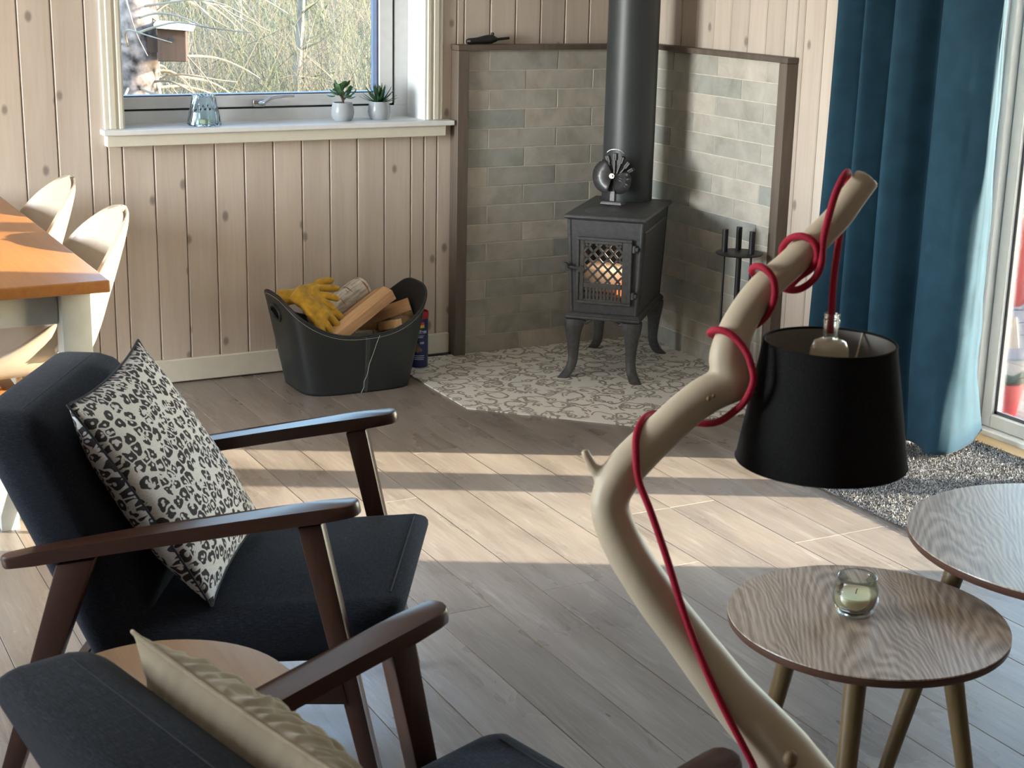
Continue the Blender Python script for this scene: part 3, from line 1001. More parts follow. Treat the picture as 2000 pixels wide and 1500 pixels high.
# rounded corner beads
for sx in (-1, 1):
    for sy in (-1, 1):
        cyl(bm, (sx * (W0 - .006), sy * (D0 - .006), Z0), (sx * (W1 - .006), sy * (D1 - .006), Z1), .010, seg=10)
finish('body', bm, M['iron'], stove, True)
bm = bm_new()
smooth_box_taper(bm, .150, .250, .166, .276, .630, .642, .004)
smooth_box_taper(bm, .166, .276, .160, .270, .642, .653, .004)
finish('top_plate', bm, M['iron'], stove, True)
bm = bm_new(); lathe(bm, [(0, .006), (.088, .006), (.094, .003), (.105, .003), (.110, 0), (0, 0)], 40, center=(0, -.125, .653))
finish('cooking_lid', bm, M['iron'], stove, True)
bm = bm_new()
smooth_box_taper(bm, .150, .254, .150, .254, .238, .252, .005)
smooth_box_taper(bm, .150, .250, .138, .238, .252, .264, .004)
finish('base_skirt', bm, M['iron'], stove, True)
for sx in (-1, 1):
    for sy in (-1, 1):
        bm = bm_new()
        prof = [(0, .236, .040), (.004, .21, .036), (.006, .17, .027), (.005, .12, .021), (.005, .07, .018), (.013, .035, .019), (.026, .012, .021), (.036, .0, .021)]
        rings = []
        for off, z, hw in crom([(a_, b_, c_) for a_, b_, c_ in prof], 3):
            cx_, cy_ = sx * (.112 + off), sy * (.222 + off * 1.2)
            t_ = hw * .8
            rings.append([bm.verts.new((cx_ + dx * hw, cy_ + dy * t_, z)) for dx, dy in ((-1, -.6), (-.6, -1), (.6, -1), (1, -.6), (1, .6), (.6, 1), (-.6, 1), (-1, .6))])
        for a_, b_ in zip(rings[:-1], rings[1:]):
            for q in range(8): bm.faces.new((a_[q], a_[(q + 1) % 8], b_[(q + 1) % 8], b_[q]))
        bm.faces.new(rings[0]); bm.faces.new(rings[-1][::-1])
        # scrolled knee bracket
        tube(bm, crom([(sx * .085, sy * .236, .232, .010), (sx * .068, sy * .236, .222, .008), (sx * .055, sy * .236, .230, .006), (sx * .045, sy * .236, .236, .005)], 3), seg=8)
        finish('leg', bm, M['iron'], stove, True)
# door
dz0, dz1, dw = .303, .567, .110
def FY(z): return -lerpd(z)
sd = bm_new()
def fbar(bm, x0, x1, z0, z1, t0, t1, bev=0):
    hexa(bm, [(x0, FY(z0) - t1, z0), (x1, FY(z0) - t1, z0), (x1, FY(z0) - t0, z0), (x0, FY(z0) - t0, z0)],
         [(x0, FY(z1) - t1, z1), (x1, FY(z1) - t1, z1), (x1, FY(z1) - t0, z1), (x0, FY(z1) - t0, z1)], bev, 1)
for a in ((-dw, -.080, dz0, dz1), (.072, dw, dz0, dz1), (-.080, .072, .542, dz1), (-.080, .072, dz0, .322), (-.080, .072, .366, .386)):
    fbar(sd, *a, .001, .013, .002)
for a in ((-dw, dw, dz1 - .012, dz1), (-dw, dw, dz0, dz0 + .012), (-dw, -dw + .012, dz0 + .012, dz1 - .012), (dw - .012, dw, dz0 + .012, dz1 - .012)):
    fbar(sd, *a, .012, .019, .002)
x = -.072
while x < .072:                                    # narrow air slots
    fbar(sd, x, x + .0085, .321, .367, .002, .012); x += .0145
stove_door = finish('door', sd, M['iron_door'], stove, True)
bm = bm_new()                                     # diagonal lattice
def inside(x, z): return -.080 <= x <= .072 and .386 <= z <= .542
for sgn in (1, -1):
    for k_ in range(-6, 8):
        pts = []
        for t in range(0, 101):
            xx = -.080 + .152 * t / 100
            zz = .464 + sgn * (xx + .004) * 1.1 + k_ * .040 * 1.1
            if inside(xx, zz): pts.append((xx, zz))
        if len(pts) > 4:
            (xa, za), (xb, zb_) = pts[0], pts[-1]
            d_ = Vector((xb - xa, 0, zb_ - za)).normalized(); nn = Vector((-d_.z, 0, d_.x)) * .0042
            A, B = Vector((xa, 0, za)), Vector((xb, 0, zb_))
            def Q(v, t): return (v.x, FY(v.z) - t, v.z)
            hexa(bm, [Q(A - nn, .011), Q(B - nn, .011), Q(B - nn, .004), Q(A - nn, .004)], [Q(A + nn, .011), Q(B + nn, .011), Q(B + nn, .004), Q(A + nn, .004)])
finish('lattice', bm, M['iron_door'], stove_door)
bm = bm_new()
for z in (.346, .531):
    bm = bm_new(); cyl(bm, (.118, FY(z) - .010, z - .014), (.118, FY(z) - .010, z + .014), .008, seg=10)
    box(bm, .095, .134, FY(z) - .016, FY(z) - .001, z - .008, z + .008, bev=.002)
    finish('hinge', bm, M['iron'], stove_door, True)
bm = bm_new()
tube(bm, crom([(-.085, -.255, .440, .010), (-.10, -.262, .443, .007), (-.125, -.268, .447, .006), (-.142, -.272, .449, .006)], 3), seg=8)
cyl(bm, (-.09, -.240, .440), (-.09, -.262, .440), .013, seg=14)
finish('door_handle', bm, M['iron'], stove_door, True)
bm = bm_new()
cyl(bm, (-.152, -.262, .450), (-.152, -.285, .450), .015, seg=18); cyl(bm, (-.152, -.285, .450), (-.152, -.287, .450), .010, seg=18)
finish('handle_knob', bm, M['chrome'] if False else M['iron_door'], stove_door, True)
# fire chamber glow and wood
bm = bm_new(); hexa(bm, [(-.105, -.17, .335), (.105, -.19, .335), (.105, -.02, .335), (-.105, -.02, .335)], [(-.10, -.16, .435), (.10, -.17, .425), (.10, -.04, .43), (-.10, -.04, .44)], .012, 2)
fw = finish('burning_log', bm, M['ember'], stove, True)
bm = bm_new()
for fx, fz, r in ((.075, .34, .020), (.055, .338, .016), (.092, .345, .016)):
    tube(bm, crom([(fx, -.205, fz, r), (fx + .006, -.203, fz + .025, r * .8), (fx - .004, -.204, fz + .048, r * .4), (fx + .002, -.204, fz + .066, r * .06)], 4), seg=8)
finish('flame', bm, M['flame'], stove, 'all')
glow = bpy.data.lights.new('fire_light', 'POINT'); glow.energy = .9; glow.color = (1, .74, .52); glow.shadow_soft_size = .04
go = bpy.data.objects.new('fire_light', glow); COL.objects.link(go); go.parent = stove; go.location = (.03, -.19, .50)

bm = bm_new()
pcx, pcy = -.253, -.235
lathe(bm, [(.098, .0), (.104, .0), (.104, 1.79), (.098, 1.79)], 48, center=(pcx, pcy, .659))
tag(finish('flue_pipe', bm, M['pipe'], None, True), 'thick matte black flue pipe rising from the stove', 'flue pipe')

# stove fan
fan = thing('stove_fan', 'dark two-bladed stove fan with fins standing on the stove', 'fan', (-.411, -.384, .668), R(-52)); fan.scale = (1.1, 1.1, 1.05)
bm = bm_new(); smooth_box_taper(bm, .042, .024, .038, .020, 0, .010, .002); box(bm, -.010, .010, -.010, .010, .010, .05, bev=.002)
finish('base', bm, M['fan_metal'], fan)
for i in range(7):
    a = R(-54 + i * 18)
    bm = bm_new(); box(bm, -.0025, .0025, -.004, .018, .0, .105 - .006 * abs(i - 3)); box(bm, -.006, .006, -.004, .018, .080 - .006 * abs(i - 3), .105 - .006 * abs(i - 3))
    xf(bm, Matrix.Translation((0, .004, .085)) @ Matrix.Rotation(a, 4, 'Y'))
    finish('fin', bm, M['fan_fin'], fan)
bm = bm_new(); box(bm, -.022, .022, -.002, .020, .045, .110, bev=.004); finish('heat_sink', bm, M['fan_fin'], fan)
bm = bm_new(); tube(bm, crom([(-.034, .008, .190, .0018), (-.02, .008, .202, .0018), (0, .008, .206, .0018), (.02, .008, .202, .0018), (.034, .008, .190, .0018)], 4), seg=6)
finish('carry_wire', bm, M['chrome'], fan, 'all')
bm = bm_new(); cyl(bm, (0, -.022, .108), (0, -.002, .108), .010, seg=16); cyl(bm, (0, -.028, .108), (0, -.022, .108), .005, seg=12); finish('hub', bm, M['chrome'], fan, True)
for a0, a1 in ((R(118), R(258)), (R(-88), R(22))):
    bm = bm_new(); n = 14
    inn = [bm.verts.new((.008 * math.cos(a0 + (a1 - a0) * i / n), -.014 - .010 * (i / n - .5), .108 + .008 * math.sin(a0 + (a1 - a0) * i / n))) for i in range(n + 1)]
    mid = [bm.verts.new((.050 * math.cos(a0 + (a1 - a0) * i / n), -.014 - .022 * (i / n - .5), .108 + .050 * math.sin(a0 + (a1 - a0) * i / n))) for i in range(n + 1)]
    rr = lambda i: .078 * (1 - .16 * abs(2 * i / n - 1) ** 3)
    out = [bm.verts.new((rr(i) * math.cos(a0 + (a1 - a0) * i / n), -.014 - .030 * (i / n - .5), .108 + rr(i) * math.sin(a0 + (a1 - a0) * i / n))) for i in range(n + 1)]
    for i in range(n):
        bm.faces.new((inn[i], inn[i + 1], mid[i + 1], mid[i])); bm.faces.new((mid[i], mid[i + 1], out[i + 1], out[i]))
    bmesh.ops.solidify(bm, geom=bm.faces[:], thickness=.0016)
    finish('blade', bm, M['fan_metal'], fan, 'all')

# fireplace tools
tl = thing('fire_tool_stand', 'black stand of fireplace tools against the right tiled wall', 'tool stand', (-.118, -.85, .005))
bm = bm_new(); lathe(bm, [(0, 0), (.075, 0), (.075, .008), (.02, .012), (0, .012)], 28); cyl(bm, (0, 0, .01), (0, 0, .52), .011, seg=12)
finish('stand', bm, M['black'], tl, True)
bm = bm_new(); lathe(bm, [(0, 0), (.088, .0), (.092, .004), (.088, .007), (0, .007)], 28, center=(0, 0, .520)); finish('tray', bm, M['black'], tl, True)
for name, (dx, dy), kind in (('poker', (-.045, .035), 0), ('brush', (.02, -.05), 1), ('shovel', (.035, .055), 2)):
    bm = bm_new(); cyl(bm, (dx, dy, .09), (dx, dy, .515), .005, seg=8)
    cyl(bm, (dx, dy, .525), (dx, dy, .615), .0115, seg=14)
    if kind == 1: cyl(bm, (dx, dy, .05), (dx, dy, .13), .026, .02, seg=14)
    if kind == 2: box(bm, dx - .006, dx + .006, dy - .025, dy + .025, .03, .13, bev=.003)
    if kind == 0: tube(bm, [(dx, dy, .10, .005), (dx - .01, dy, .07, .005), (dx - .03, dy, .075, .003)], seg=8)
    finish(name, bm, M['black'], tl, True)

# lighter on the ledge
lt = thing('gas_lighter', 'dark gas lighter lying on the ledge above the left tiles', 'lighter', (-.785, .012, 1.2725), R(3))
bm = bm_new(); tube(bm, crom([(-.095, 0, .012, .008), (-.085, 0, .012, .012), (-.05, 0, .014, .013), (-.01, 0, .018, .017), (.018, 0, .020, .018), (.035, 0, .019, .012), (.045, 0, .019, .007)], 4), seg=12)
for v in bm.verts: v.co.z = max(v.co.z, .0005)
finish('lighter_body', bm, M['can_blue'] if False else M['black'], lt, 'all')
bm = bm_new(); cyl(bm, (.043, 0, .019), (.100, 0, .024), .0055, seg=10); finish('nozzle', bm, M['black'], lt, True)
bm = bm_new(); box(bm, .018, .028, -.006, .006, .034, .046, bev=.002); finish('trigger', bm, M['black'], lt)
bm = bm_new(); tube(bm, [(-.098, -.010, .012, .004), (-.086, -.013, .012, .004)], seg=8); finish('ring', bm, M['chrome'], lt)

# ------------------------------------------------------------------ basket, logs, gloves, can
bk = thing('log_basket', 'black leather log basket with raised ends beside the stove hearth', 'basket', (-1.485, -.205, .0))
def _sup(a):
    n_ = 4.2
    c, q = math.cos(a), math.sin(a)
    return math.copysign(abs(c) ** (2 / n_), c), math.copysign(abs(q) ** (2 / n_), q)
_pp = [(_sup(2 * PI * i / 4000), 2 * PI * i / 4000) for i in range(4001)]
_cum = [0]
for i in range(4000): _cum.append(_cum[-1] + math.hypot((_pp[i + 1][0][0] - _pp[i][0][0]) * .26, (_pp[i + 1][0][1] - _pp[i][0][1]) * .19))
def arc(t):
    """angle at the fraction t of the outline's length"""
    import bisect
    k_ = min(3999, max(0, bisect.bisect_left(_cum, (t % 1.0) * _cum[-1])))
    return _pp[k_][1]
def basket_outline(z, a, inset=0):
    """rounded rectangle flaring with height"""
    f = z / .38
    hx = .222 + .078 * f - inset; hy = .172 + .034 * f - inset
    u, v = _sup(a)
    return Vector((u * hx, v * hy, z))
def rim(a):
    u, v = _sup(a)
    return .226 + .112 * abs(u) ** 2.6 + .040 * abs(u) ** 9 * (1 - abs(v) ** 2.5)
bm = bm_new()
NA, NZ = 180, 30
outer, inner = [], []
AA = [arc(i / NA) for i in range(NA)]
for i in range(NA):
    a = AA[i]
    outer.append([bm.verts.new(basket_outline(rim(a) * j / NZ, a)) for j in range(NZ + 1)])
    inner.append([bm.verts.new(basket_outline(max(.006, rim(a) * j / NZ), a, .006)) for j in range(NZ + 1)])
HZ = .300
for i in range(NA):
    k_ = (i + 1) % NA
    for j in range(NZ):
        c_ = (outer[i][j].co + outer[k_][j + 1].co) / 2
        if c_.x < 0 and (c_.y / .046) ** 2 + ((c_.z - HZ) / .027) ** 2 < 1: continue
        bm.faces.new((outer[i][j], outer[k_][j], outer[k_][j + 1], outer[i][j + 1]))
        f = bm.faces.new((inner[i][j], inner[i][j + 1], inner[k_][j + 1], inner[k_][j])); f.material_index = 1
    bm.faces.new((outer[i][NZ], outer[k_][NZ], inner[k_][NZ], inner[i][NZ]))
bm.faces.new([outer[i][0] for i in range(NA)][::-1])
f = bm.faces.new([inner[i][0] for i in range(NA)]); f.material_index = 1
finish('basket_body', bm, None, bk, 'all', [M['leather'], M['leather_in']])
AA2 = [arc(i / 140) for i in range(140)]; AA2.append(AA2[0])
bm = bm_new(); tube(bm, [(*(basket_outline(rim(a), a, .003) + Vector((0, 0, .001))), .0045) for a in AA2], seg=6, cap=False)
finish('rim_edge', bm, M['leather'], bk, 'all')
bm = bm_new(); tube(bm, [(*basket_outline(rim(a) - .012, a, -.0005), .0009) for a in AA2], seg=4, cap=False)
st_ = finish('rim_stitching', bm, M['stitch'], bk)
bm = bm_new(); tube(bm, [(*basket_outline(.224 * t, arc(.74 + .045 * t), -.0008), .0012) for t in [i / 10 for i in range(11)]], seg=4)
finish('seam_stitching', bm, M['stitch'], bk)
for s in (-1,):
    bm = bm_new()
    def hp(q):
        z = HZ + .030 * math.sin(q); y = .050 * math.cos(q)
        return (s * (.222 + .078 * z / .38 + .0005), y, z, .0065)
    tube(bm, [hp(2 * PI * i / 28) for i in range(29)], seg=6, cap=False)
    finish('handle_ring', bm, M['leather'], bk, 'all')

def log(name_label, p0, p1, r, shape, mat_side, mat_cut, roll=0, group='firewood in the black basket'):
    """shape: 'wedge' split log (bark outside, split faces inside) or 'round'"""
    p0, p1 = Vector(p0), Vector(p1)
    L = (p1 - p0).length
    bm = bm_new()
    if shape == 'wedge':
        out = [(-.15 * r, -.9 * r), (1.05 * r, -.35 * r), (1.0 * r, .35 * r), (.55 * r, .78 * r), (-.15 * r, .95 * r), (-.75 * r, .25 * r)]
    elif shape == 'slab':
        out = [(-1.1 * r, -.5 * r), (1.0 * r, -.62 * r), (1.15 * r, .25 * r), (.6 * r, .62 * r), (-.6 * r, .66 * r), (-1.2 * r, .2 * r)]
    else:
        out = [(r * math.cos(2 * PI * q / 14), r * math.sin(2 * PI * q / 14)) for q in range(14)]
    n = len(out); NS = 9
    rings = []
    for s in range(NS + 1):
        t = s / NS
        ring = []
        for q, (a, b) in enumerate(out):
            w = 1 + .07 * noise.noise(Vector((q * 2.1, t * 3 + r * 40, roll)))
            ring.append(bm.verts.new((t * L, a * w, b * w)))
        rings.append(ring)
    for a, b in zip(rings[:-1], rings[1:]):
        for q in range(n):
            f = bm.faces.new((a[q], a[(q + 1) % n], b[(q + 1) % n], b[q]))
            cut = (shape == 'wedge' and q in (0, 4, 5)) or (shape == 'slab' and q in (0, 3, 4, 5))
            f.material_index = 1 if cut else 0
    bm.faces.new(rings[0][::-1]).material_index = 2; bm.faces.new(rings[-1]).material_index = 2
    o = finish('log', bm, None, None, False if shape != 'round' else True, [mat_side, mat_cut, M['log_end']])
    d = (p1 - p0).normalized()
    o.matrix_world = Matrix.Translation(p0) @ d.to_track_quat('X', 'Z').to_matrix().to_4x4() @ Matrix.Rotation(roll, 4, 'X')
    tag(o, name_label, 'log', group)
    return o
log('long split log with orange wood face lying across the basket', (-1.615, -.325, .205), (-1.325, -.195, .330), .052, 'slab', M['log_wood'], M['log_wood'], R(-20))
log('birch log with peeling white bark behind the long split log', (-1.60, -.185, .250), (-1.365, -.072, .335), .050, 'round', M['birch'], M['log_wood'], 0)
log('pale cut log end sticking up at the right end of the basket', (-1.40, -.135, .195), (-1.213, -.215, .268), .046, 'wedge', M['log_wood'], M['log_end'], R(70))
log('small log with yellow end grain facing out at basket right', (-1.33, -.20, .20), (-1.275, -.300, .232), .036, 'wedge', M['bark'], M['log_end'], R(30))
log('dark bark-covered log lowest at the front of the basket', (-1.55, -.318, .148), (-1.32, -.300, .170), .048, 'wedge', M['bark'], M['log_wood'], R(160))
log('log half buried under the birch log in the basket', (-1.62, -.13, .13), (-1.33, -.15, .15), .055, 'round', M['birch'], M['log_wood'], 0)
log('log lying at the very bottom of the basket', (-1.64, -.25, .075), (-1.33, -.22, .075), .055, 'round', M['bark'], M['log_wood'], 0)

def glove(loc, rot, label, mirror=1, curl=.5):
    bm = bm_new()
    tube(bm, crom([(0, -.085, .004, .041), (0, -.06, .004, .040), (0, -.03, .003, .036), (0, 0, .003, .046), (0, .04, .002, .050), (0, .06, 0, .042)], 3), seg=14)
    for v in bm.verts: v.co.z *= .5
    for i, (fx, L, sp) in enumerate(((-.043, .066, -.42), (-.015, .080, -.13), (.015, .075, .16), (.042, .058, .46))):
        c = curl * (.8 + .15 * i)
        pts = [(fx * .9, .045, .002, .0150), (fx + sp * L * .3, .045 + L * .40, .004, .0145), (fx + sp * L * .7, .045 + L * .78, -.006 * c * 2, .0135), (fx + sp * L, .045 + L * 1.05, -.022 * c * 1.6, .011), (fx + sp * L * 1.05, .045 + L * 1.12, -.027 * c * 1.6, .006)]
        tube(bm, crom(pts, 3), seg=10)
    tube(bm, crom([(mirror * .030, -.015, 0, .017), (mirror * .052, .010, -.004, .0165), (mirror * .068, .036, -.012, .0145), (mirror * .074, .055, -.018, .010), (mirror * .075, .060, -.020, .005)], 3), seg=10)
    o = finish('work_glove', bm, M['glove'], None, 'all')
    f = Vector(rot[0]).normalized(); n_ = Vector(rot[1]); n_ = (n_ - f * n_.dot(f)).normalized()
    x_ = f.cross(n_)
    o.matrix_world = Matrix.Translation(loc) @ Matrix((x_, f, n_)).transposed().to_4x4() @ Matrix.Scale(1.06, 4)
    rm = o.modifiers.new('remesh', 'REMESH'); rm.mode = 'VOXEL'; rm.voxel_size = .0034; rm.use_smooth_shade = True
    sm = o.modifiers.new('smooth', 'SMOOTH'); sm.iterations = 3
    tag(o, label, 'glove', 'pair of gloves on the basket')
    return o
glove((-1.672, -.225, .362), ((.85, -.30, .12), (-.15, -.5, .9)), 'yellow leather work glove lying underneath at the back of the basket', 1, .4)
glove((-1.662, -.310, .332), ((.62, -.28, -.62), (.25, -.75, .62)), 'yellow leather work glove on top with fingers hanging into the basket', -1, .6)

can = thing('briquette_can', 'navy blue cardboard can with red lid behind the basket', 'can', (-1.133, -.105, .0055))
bm = bm_new(); lathe(bm, [(0, 0), (.0375, 0), (.038, .003), (.038, .215), (0, .215)], 40); finish('can_body', bm, M['can_blue'], can, True)
bm = bm_new(); lathe(bm, [(.0385, .200), (.0395, .202), (.0395, .226), (.037, .227), (.0355, .219), (0, .219)], 40); finish('lid', bm, M['can_red'], can, True)
def wrap(me, r, ang0):
    for v in me.vertices:
        a = ang0 + v.co.x / r
        v.co = Vector((r * math.cos(a), r * math.sin(a), v.co.y))
CA = R(-118)
def can_print(x0, x1, z0, z1, mat, r=.0383):
    bm = bm_new(); n = 8
    lo = [bm.verts.new((x0 + (x1 - x0) * i / n, z0, 0)) for i in range(n + 1)]; hi = [bm.verts.new((x0 + (x1 - x0) * i / n, z1, 0)) for i in range(n + 1)]
    for i in range(n): bm.faces.new((lo[i], lo[i + 1], hi[i + 1], hi[i]))
    me = bpy.data.meshes.new('print'); bm.to_mesh(me); bm.free(); wrap(me, r, CA); me.materials.append(mat)
    o = bpy.data.objects.new('print', me); COL.objects.link(o); o.parent = can
def can_text(s, size, x, z, mat, bold=.0):
    me = text_mesh(s, size, 'CENTER', bold)
    for v in me.vertices: v.co.x += x; v.co.y += z
    wrap(me, .0386, CA); me.materials.append(mat)
    o = bpy.data.objects.new('lettering', me); COL.objects.link(o); o.parent = can
can_print(-.005, .027, .176, .186, M['print_red']); can_print(-.005, .027, .164, .176, M['can_yellow'])
can_text('BRIKETTER', .0135, .006, .142, M['print_white'], .0004)
can_text('100', .013, .016, .098, M['print_white'], .0004)
for z, w in ((.130, .04), (.124, .034), (.048, .045), (.040, .045), (.033, .042), (.153, .018)):
    can_print(.004 - w / 2, .004 + w / 2, z, z + .0022, M['print_white'])
bm = bm_new()
for cx_, cz_, r_ in ((-.006, .094, .0095), (-.010, .080, .0085), (.002, .080, .009), (.010, .073, .007), (-.002, .070, .008)):
    vs = [bm.verts.new((cx_ + r_ * math.cos(2 * PI * q / 10), cz_ + r_ * math.sin(2 * PI * q / 10), 0)) for q in range(10)]; bm.faces.new(vs)
me = bpy.data.meshes.new('picture'); bm.to_mesh(me); bm.free(); wrap(me, .0384, CA); me.materials.append(M['print_brown'])
o = bpy.data.objects.new('picture', me); COL.objects.link(o); o.parent = can

# ------------------------------------------------------------------ sill things
vt = thing('glass_votive', 'cut glass candle holder on the left of the window sill', 'candle holder', (-1.937, .078, .9775))
bm = bm_new()
NS_ = 18
prof = [(.060, 0), (.062, .004), (.054, .050), (.043, .100), (.041, .113), (.037, .113), (.039, .100), (.049, .050), (.055, .006)]
rows = []
for j, (r, z) in enumerate(prof):
    row = []
    for i in range(NS_ * 2):
        a = 2 * PI * i / (NS_ * 2) + (PI / NS_ / 2 if j % 2 else 0)
        rr = r * (1.0 + (.035 if (i + j) % 2 and j < 5 else 0))
        row.append(bm.verts.new((rr * math.cos(a), rr * math.sin(a), z)))
    rows.append(row)
for a, b in zip(rows, rows[1:] + rows[:1]):
    for i in range(NS_ * 2):
        j = (i + 1) % (NS_ * 2)
        bm.faces.new((a[i], a[j], b[j])); bm.faces.new((a[i], b[j], b[i]))
finish('cut_glass_body', bm, M['cut_glass'], vt)
bm = bm_new(); lathe(bm, [(0, .004), (.019, .004), (.019, .020), (0, .020)], 20); finish('tealight', bm, M['wax'], vt, True)

def pot(parent):
    bm = bm_new(); lathe(bm, [(0, 0), (.034, 0), (.041, .010), (.0455, .028), (.044, .048), (.038, .070), (.034, .070), (.039, .050), (.036, .046), (0, .046)], 36)
    finish('pot', bm, M['pot'], parent, True)
    bm = bm_new(); lathe(bm, [(0, .060), (.0365, .060), (.0365, .050), (0, .050)], 20); finish('soil', bm, M['soil'], parent)
p1 = thing('potted_succulent', 'small grey pot with a round-leaved jade plant on the sill', 'potted plant', (-1.374, .098, .9775))
pot(p1)
prn = random.Random(5)
bm = bm_new(); tube(bm, crom([(0, 0, .055, .006), (.003, .002, .08, .005), (-.004, 0, .105, .004)], 4), seg=8)
for a in range(4):
    tube(bm, [(0, 0, .075 + .006 * a, .004), (.022 * math.cos(a * 1.7), .022 * math.sin(a * 1.7), .098 + .006 * a, .003)], seg=6)
finish('stem', bm, M['stem'], p1, True)
for i in range(19):
    a = i * 2.39996; q = i / 18
    rad = .050 * math.sqrt(1 - .8 * q) * (1 if i % 4 else .75); z = .086 + .058 * q
    c = Vector((rad * math.cos(a), rad * math.sin(a), z + prn.uniform(-.006, .006)))
    bm = bm_new()
    bmesh.ops.create_uvsphere(bm, u_segments=8, v_segments=5, radius=1)
    for v in bm.verts:
        v.co = Vector((v.co.x * .0195, v.co.y * .0135 * (1 + .35 * v.co.x), v.co.z * .0035 + .004 * v.co.x * v.co.x))
    xf(bm, Matrix.Translation(c) @ Matrix.Rotation(a, 4, 'Z') @ Matrix.Rotation(R(-20 - 45 * q + prn.uniform(-15, 15)), 4, 'Y'))
    finish('leaf', bm, M['leaf'], p1, True)
p2 = thing('potted_aloe', 'small grey pot with a spiky dark green rosette on the sill', 'potted plant', (-1.214, .108, .9775))
pot(p2)
for i in range(34):
    a = i * 2.39996; q = i / 33
    tilt = R(82 - 74 * q); L = .075 + .012 * prn.random() - .012 * abs(q - .5)
    bm = bm_new()
    rings = []
    for t in (0, .3, .6, .85, 1):
        w = .0095 * (1 - t) ** .6 + .0003
        x_ = L * t; z_ = .010 * t * t
        rings.append([bm.verts.new((x_, w, z_ + .001)), bm.verts.new((x_, 0, z_ - .0035 * (1 - t))), bm.verts.new((x_, -w, z_ + .001)), bm.verts.new((x_, 0, z_ + .0012))])
    for r0, r1 in zip(rings[:-1], rings[1:]):
        for k_ in range(4): bm.faces.new((r0[k_], r0[(k_ + 1) % 4], r1[(k_ + 1) % 4], r1[k_]))
    bm.faces.new(rings[0]); 
    xf(bm, Matrix.Translation((.006 * math.cos(a), .006 * math.sin(a), .062)) @ Matrix.Rotation(a, 4, 'Z') @ Matrix.Rotation(-(PI / 2 - tilt) * 1.0, 4, 'Y'))
    finish('leaf', bm, M['leaf_dark'], p2, True)

# ------------------------------------------------------------------ dining corner
TX1, TY0, TZ = -2.733, -1.720, .785
dt = thing('dining_table', 'white painted dining table with honey coloured wooden top at left', 'table', (TX1 - .45, TY0 + .83, 0))
def tb(name, mat, x0, x1, y0, y1, z0, z1, bev=.003, seg=2):
    bm = bm_new(); box(bm, x0 - dt.location.x, x1 - dt.location.x, y0 - dt.location.y, y1 - dt.location.y, z0, z1, bev=bev, seg=seg)
    return finish(name, bm, mat, dt, True)
tb('tabletop', M['table_top'], TX1 - .90, TX1, TY0, -.055, TZ - .032, TZ, .005, 3)
for lx in (TX1 - .85, TX1 - .115):
    for ly in (TY0 + .055, -.17):
        tb('leg', M['table_paint'], lx, lx + .075, ly, ly + .075, 0, TZ - .033)
tb('apron', M['table_paint'], TX1 - .775, TX1 - .117, TY0 + .095, TY0 + .115, TZ - .125, TZ - .033)
tb('apron', M['table_paint'], TX1 - .775, TX1 - .117, -.135, -.115, TZ - .125, TZ - .033)
for lx in (TX1 - .085, TX1 - .83):
    tb('apron', M['table_paint'], lx, lx + .02, TY0 + .132, -.172, TZ - .125, TZ - .033)
tb('cleat', M['table_paint'], TX1 - .335, TX1 - .292, TY0 + .068, TY0 + .094, TZ - .075, TZ - .033)

bn = thing('bench', 'low bench with orange wood seat and white frame under the dining table', 'bench', (-3.30, -1.20, 0))
bm = bm_new(); box(bm, -.60, .40, -.13, .13, .372, .400, bev=.004, seg=2); finish('seat', bm, M['table_top'], bn, True)
bm = bm_new(); box(bm, -.58, .38, -.125, -.105, .30, .371); finish('apron', bm, M['table_paint'], bn)
for lx in (-.57, .32):
    for ly in (-.12, .07):
        bm = bm_new(); box(bm, lx, lx + .05, ly, ly + .05, 0, .371); finish('leg', bm, M['table_paint'], bn)

def shell_chair(x, y, rz, label):
    t = thing('dining_chair', label, 'chair', (x, y, 0), rz, 'shell chairs at the dining table')
    # local +X forward
    prof = [(.235, .418, .20, .05), (.20, .430, .212, .07), (.10, .432, .235, .12), (0, .438, .242, .175), (-.08, .455, .243, .19), (-.135, .50, .244, .17), (-.165, .57, .245, .14), (-.190, .65, .246, .125), (-.215, .73, .236, .10), (-.236, .80, .205, .068), (-.250, .85, .155, .038), (-.257, .878, .095, .018), (-.259, .890, .03, .006)]
    prof = crom(prof, 3)
    bm = bm_new(); NV = 20
    rows = []
    for i, (f, z, w, d) in enumerate(prof):
        s = i / (len(prof) - 1)
        back = min(1, max(0, (s - .25) / .2))
        row = []
        for k_ in range(NV + 1):
            v = -1 + 2 * k_ / NV
            lat = w * math.sin(v * 1.25) / math.sin(1.25)
            row.append(bm.verts.new((f + d * back * v * v * 1.0, lat, z + (1 - back) * d * abs(v) ** 2.6 * 1.0)))
        rows.append(row)
    for a, b in zip(rows[:-1], rows[1:]):
        for k_ in range(NV): bm.faces.new((a[k_], a[k_ + 1], b[k_ + 1], b[k_]))
    bmesh.ops.recalc_face_normals(bm, faces=bm.faces[:])
    bmesh.ops.solidify(bm, geom=bm.faces[:], thickness=.016)
    finish('shell', bm, M['shell'], t, 'all')
    for sx, sy in ((1, 1), (1, -1), (-1, 1), (-1, -1)):
        bm = bm_new(); cyl(bm, (-.02 + sx * .06, sy * .11, .43), (-.025 + sx * (.085 if sx > 0 else .13), sy * .19, 0), .016, .010, seg=12)
        finish('leg', bm, M['beech'], t, True)
    bm = bm_new(); box(bm, -.09, .06, -.12, .12, .405, .425, bev=.004); finish('seat_mount', bm, M['beech'], t)
    return t
shell_chair(-2.815, -1.19, PI, 'cream moulded shell chair at the near corner of the dining table')
shell_chair(-2.815, -.52, PI, 'cream moulded shell chair farther along the dining table by the wall')

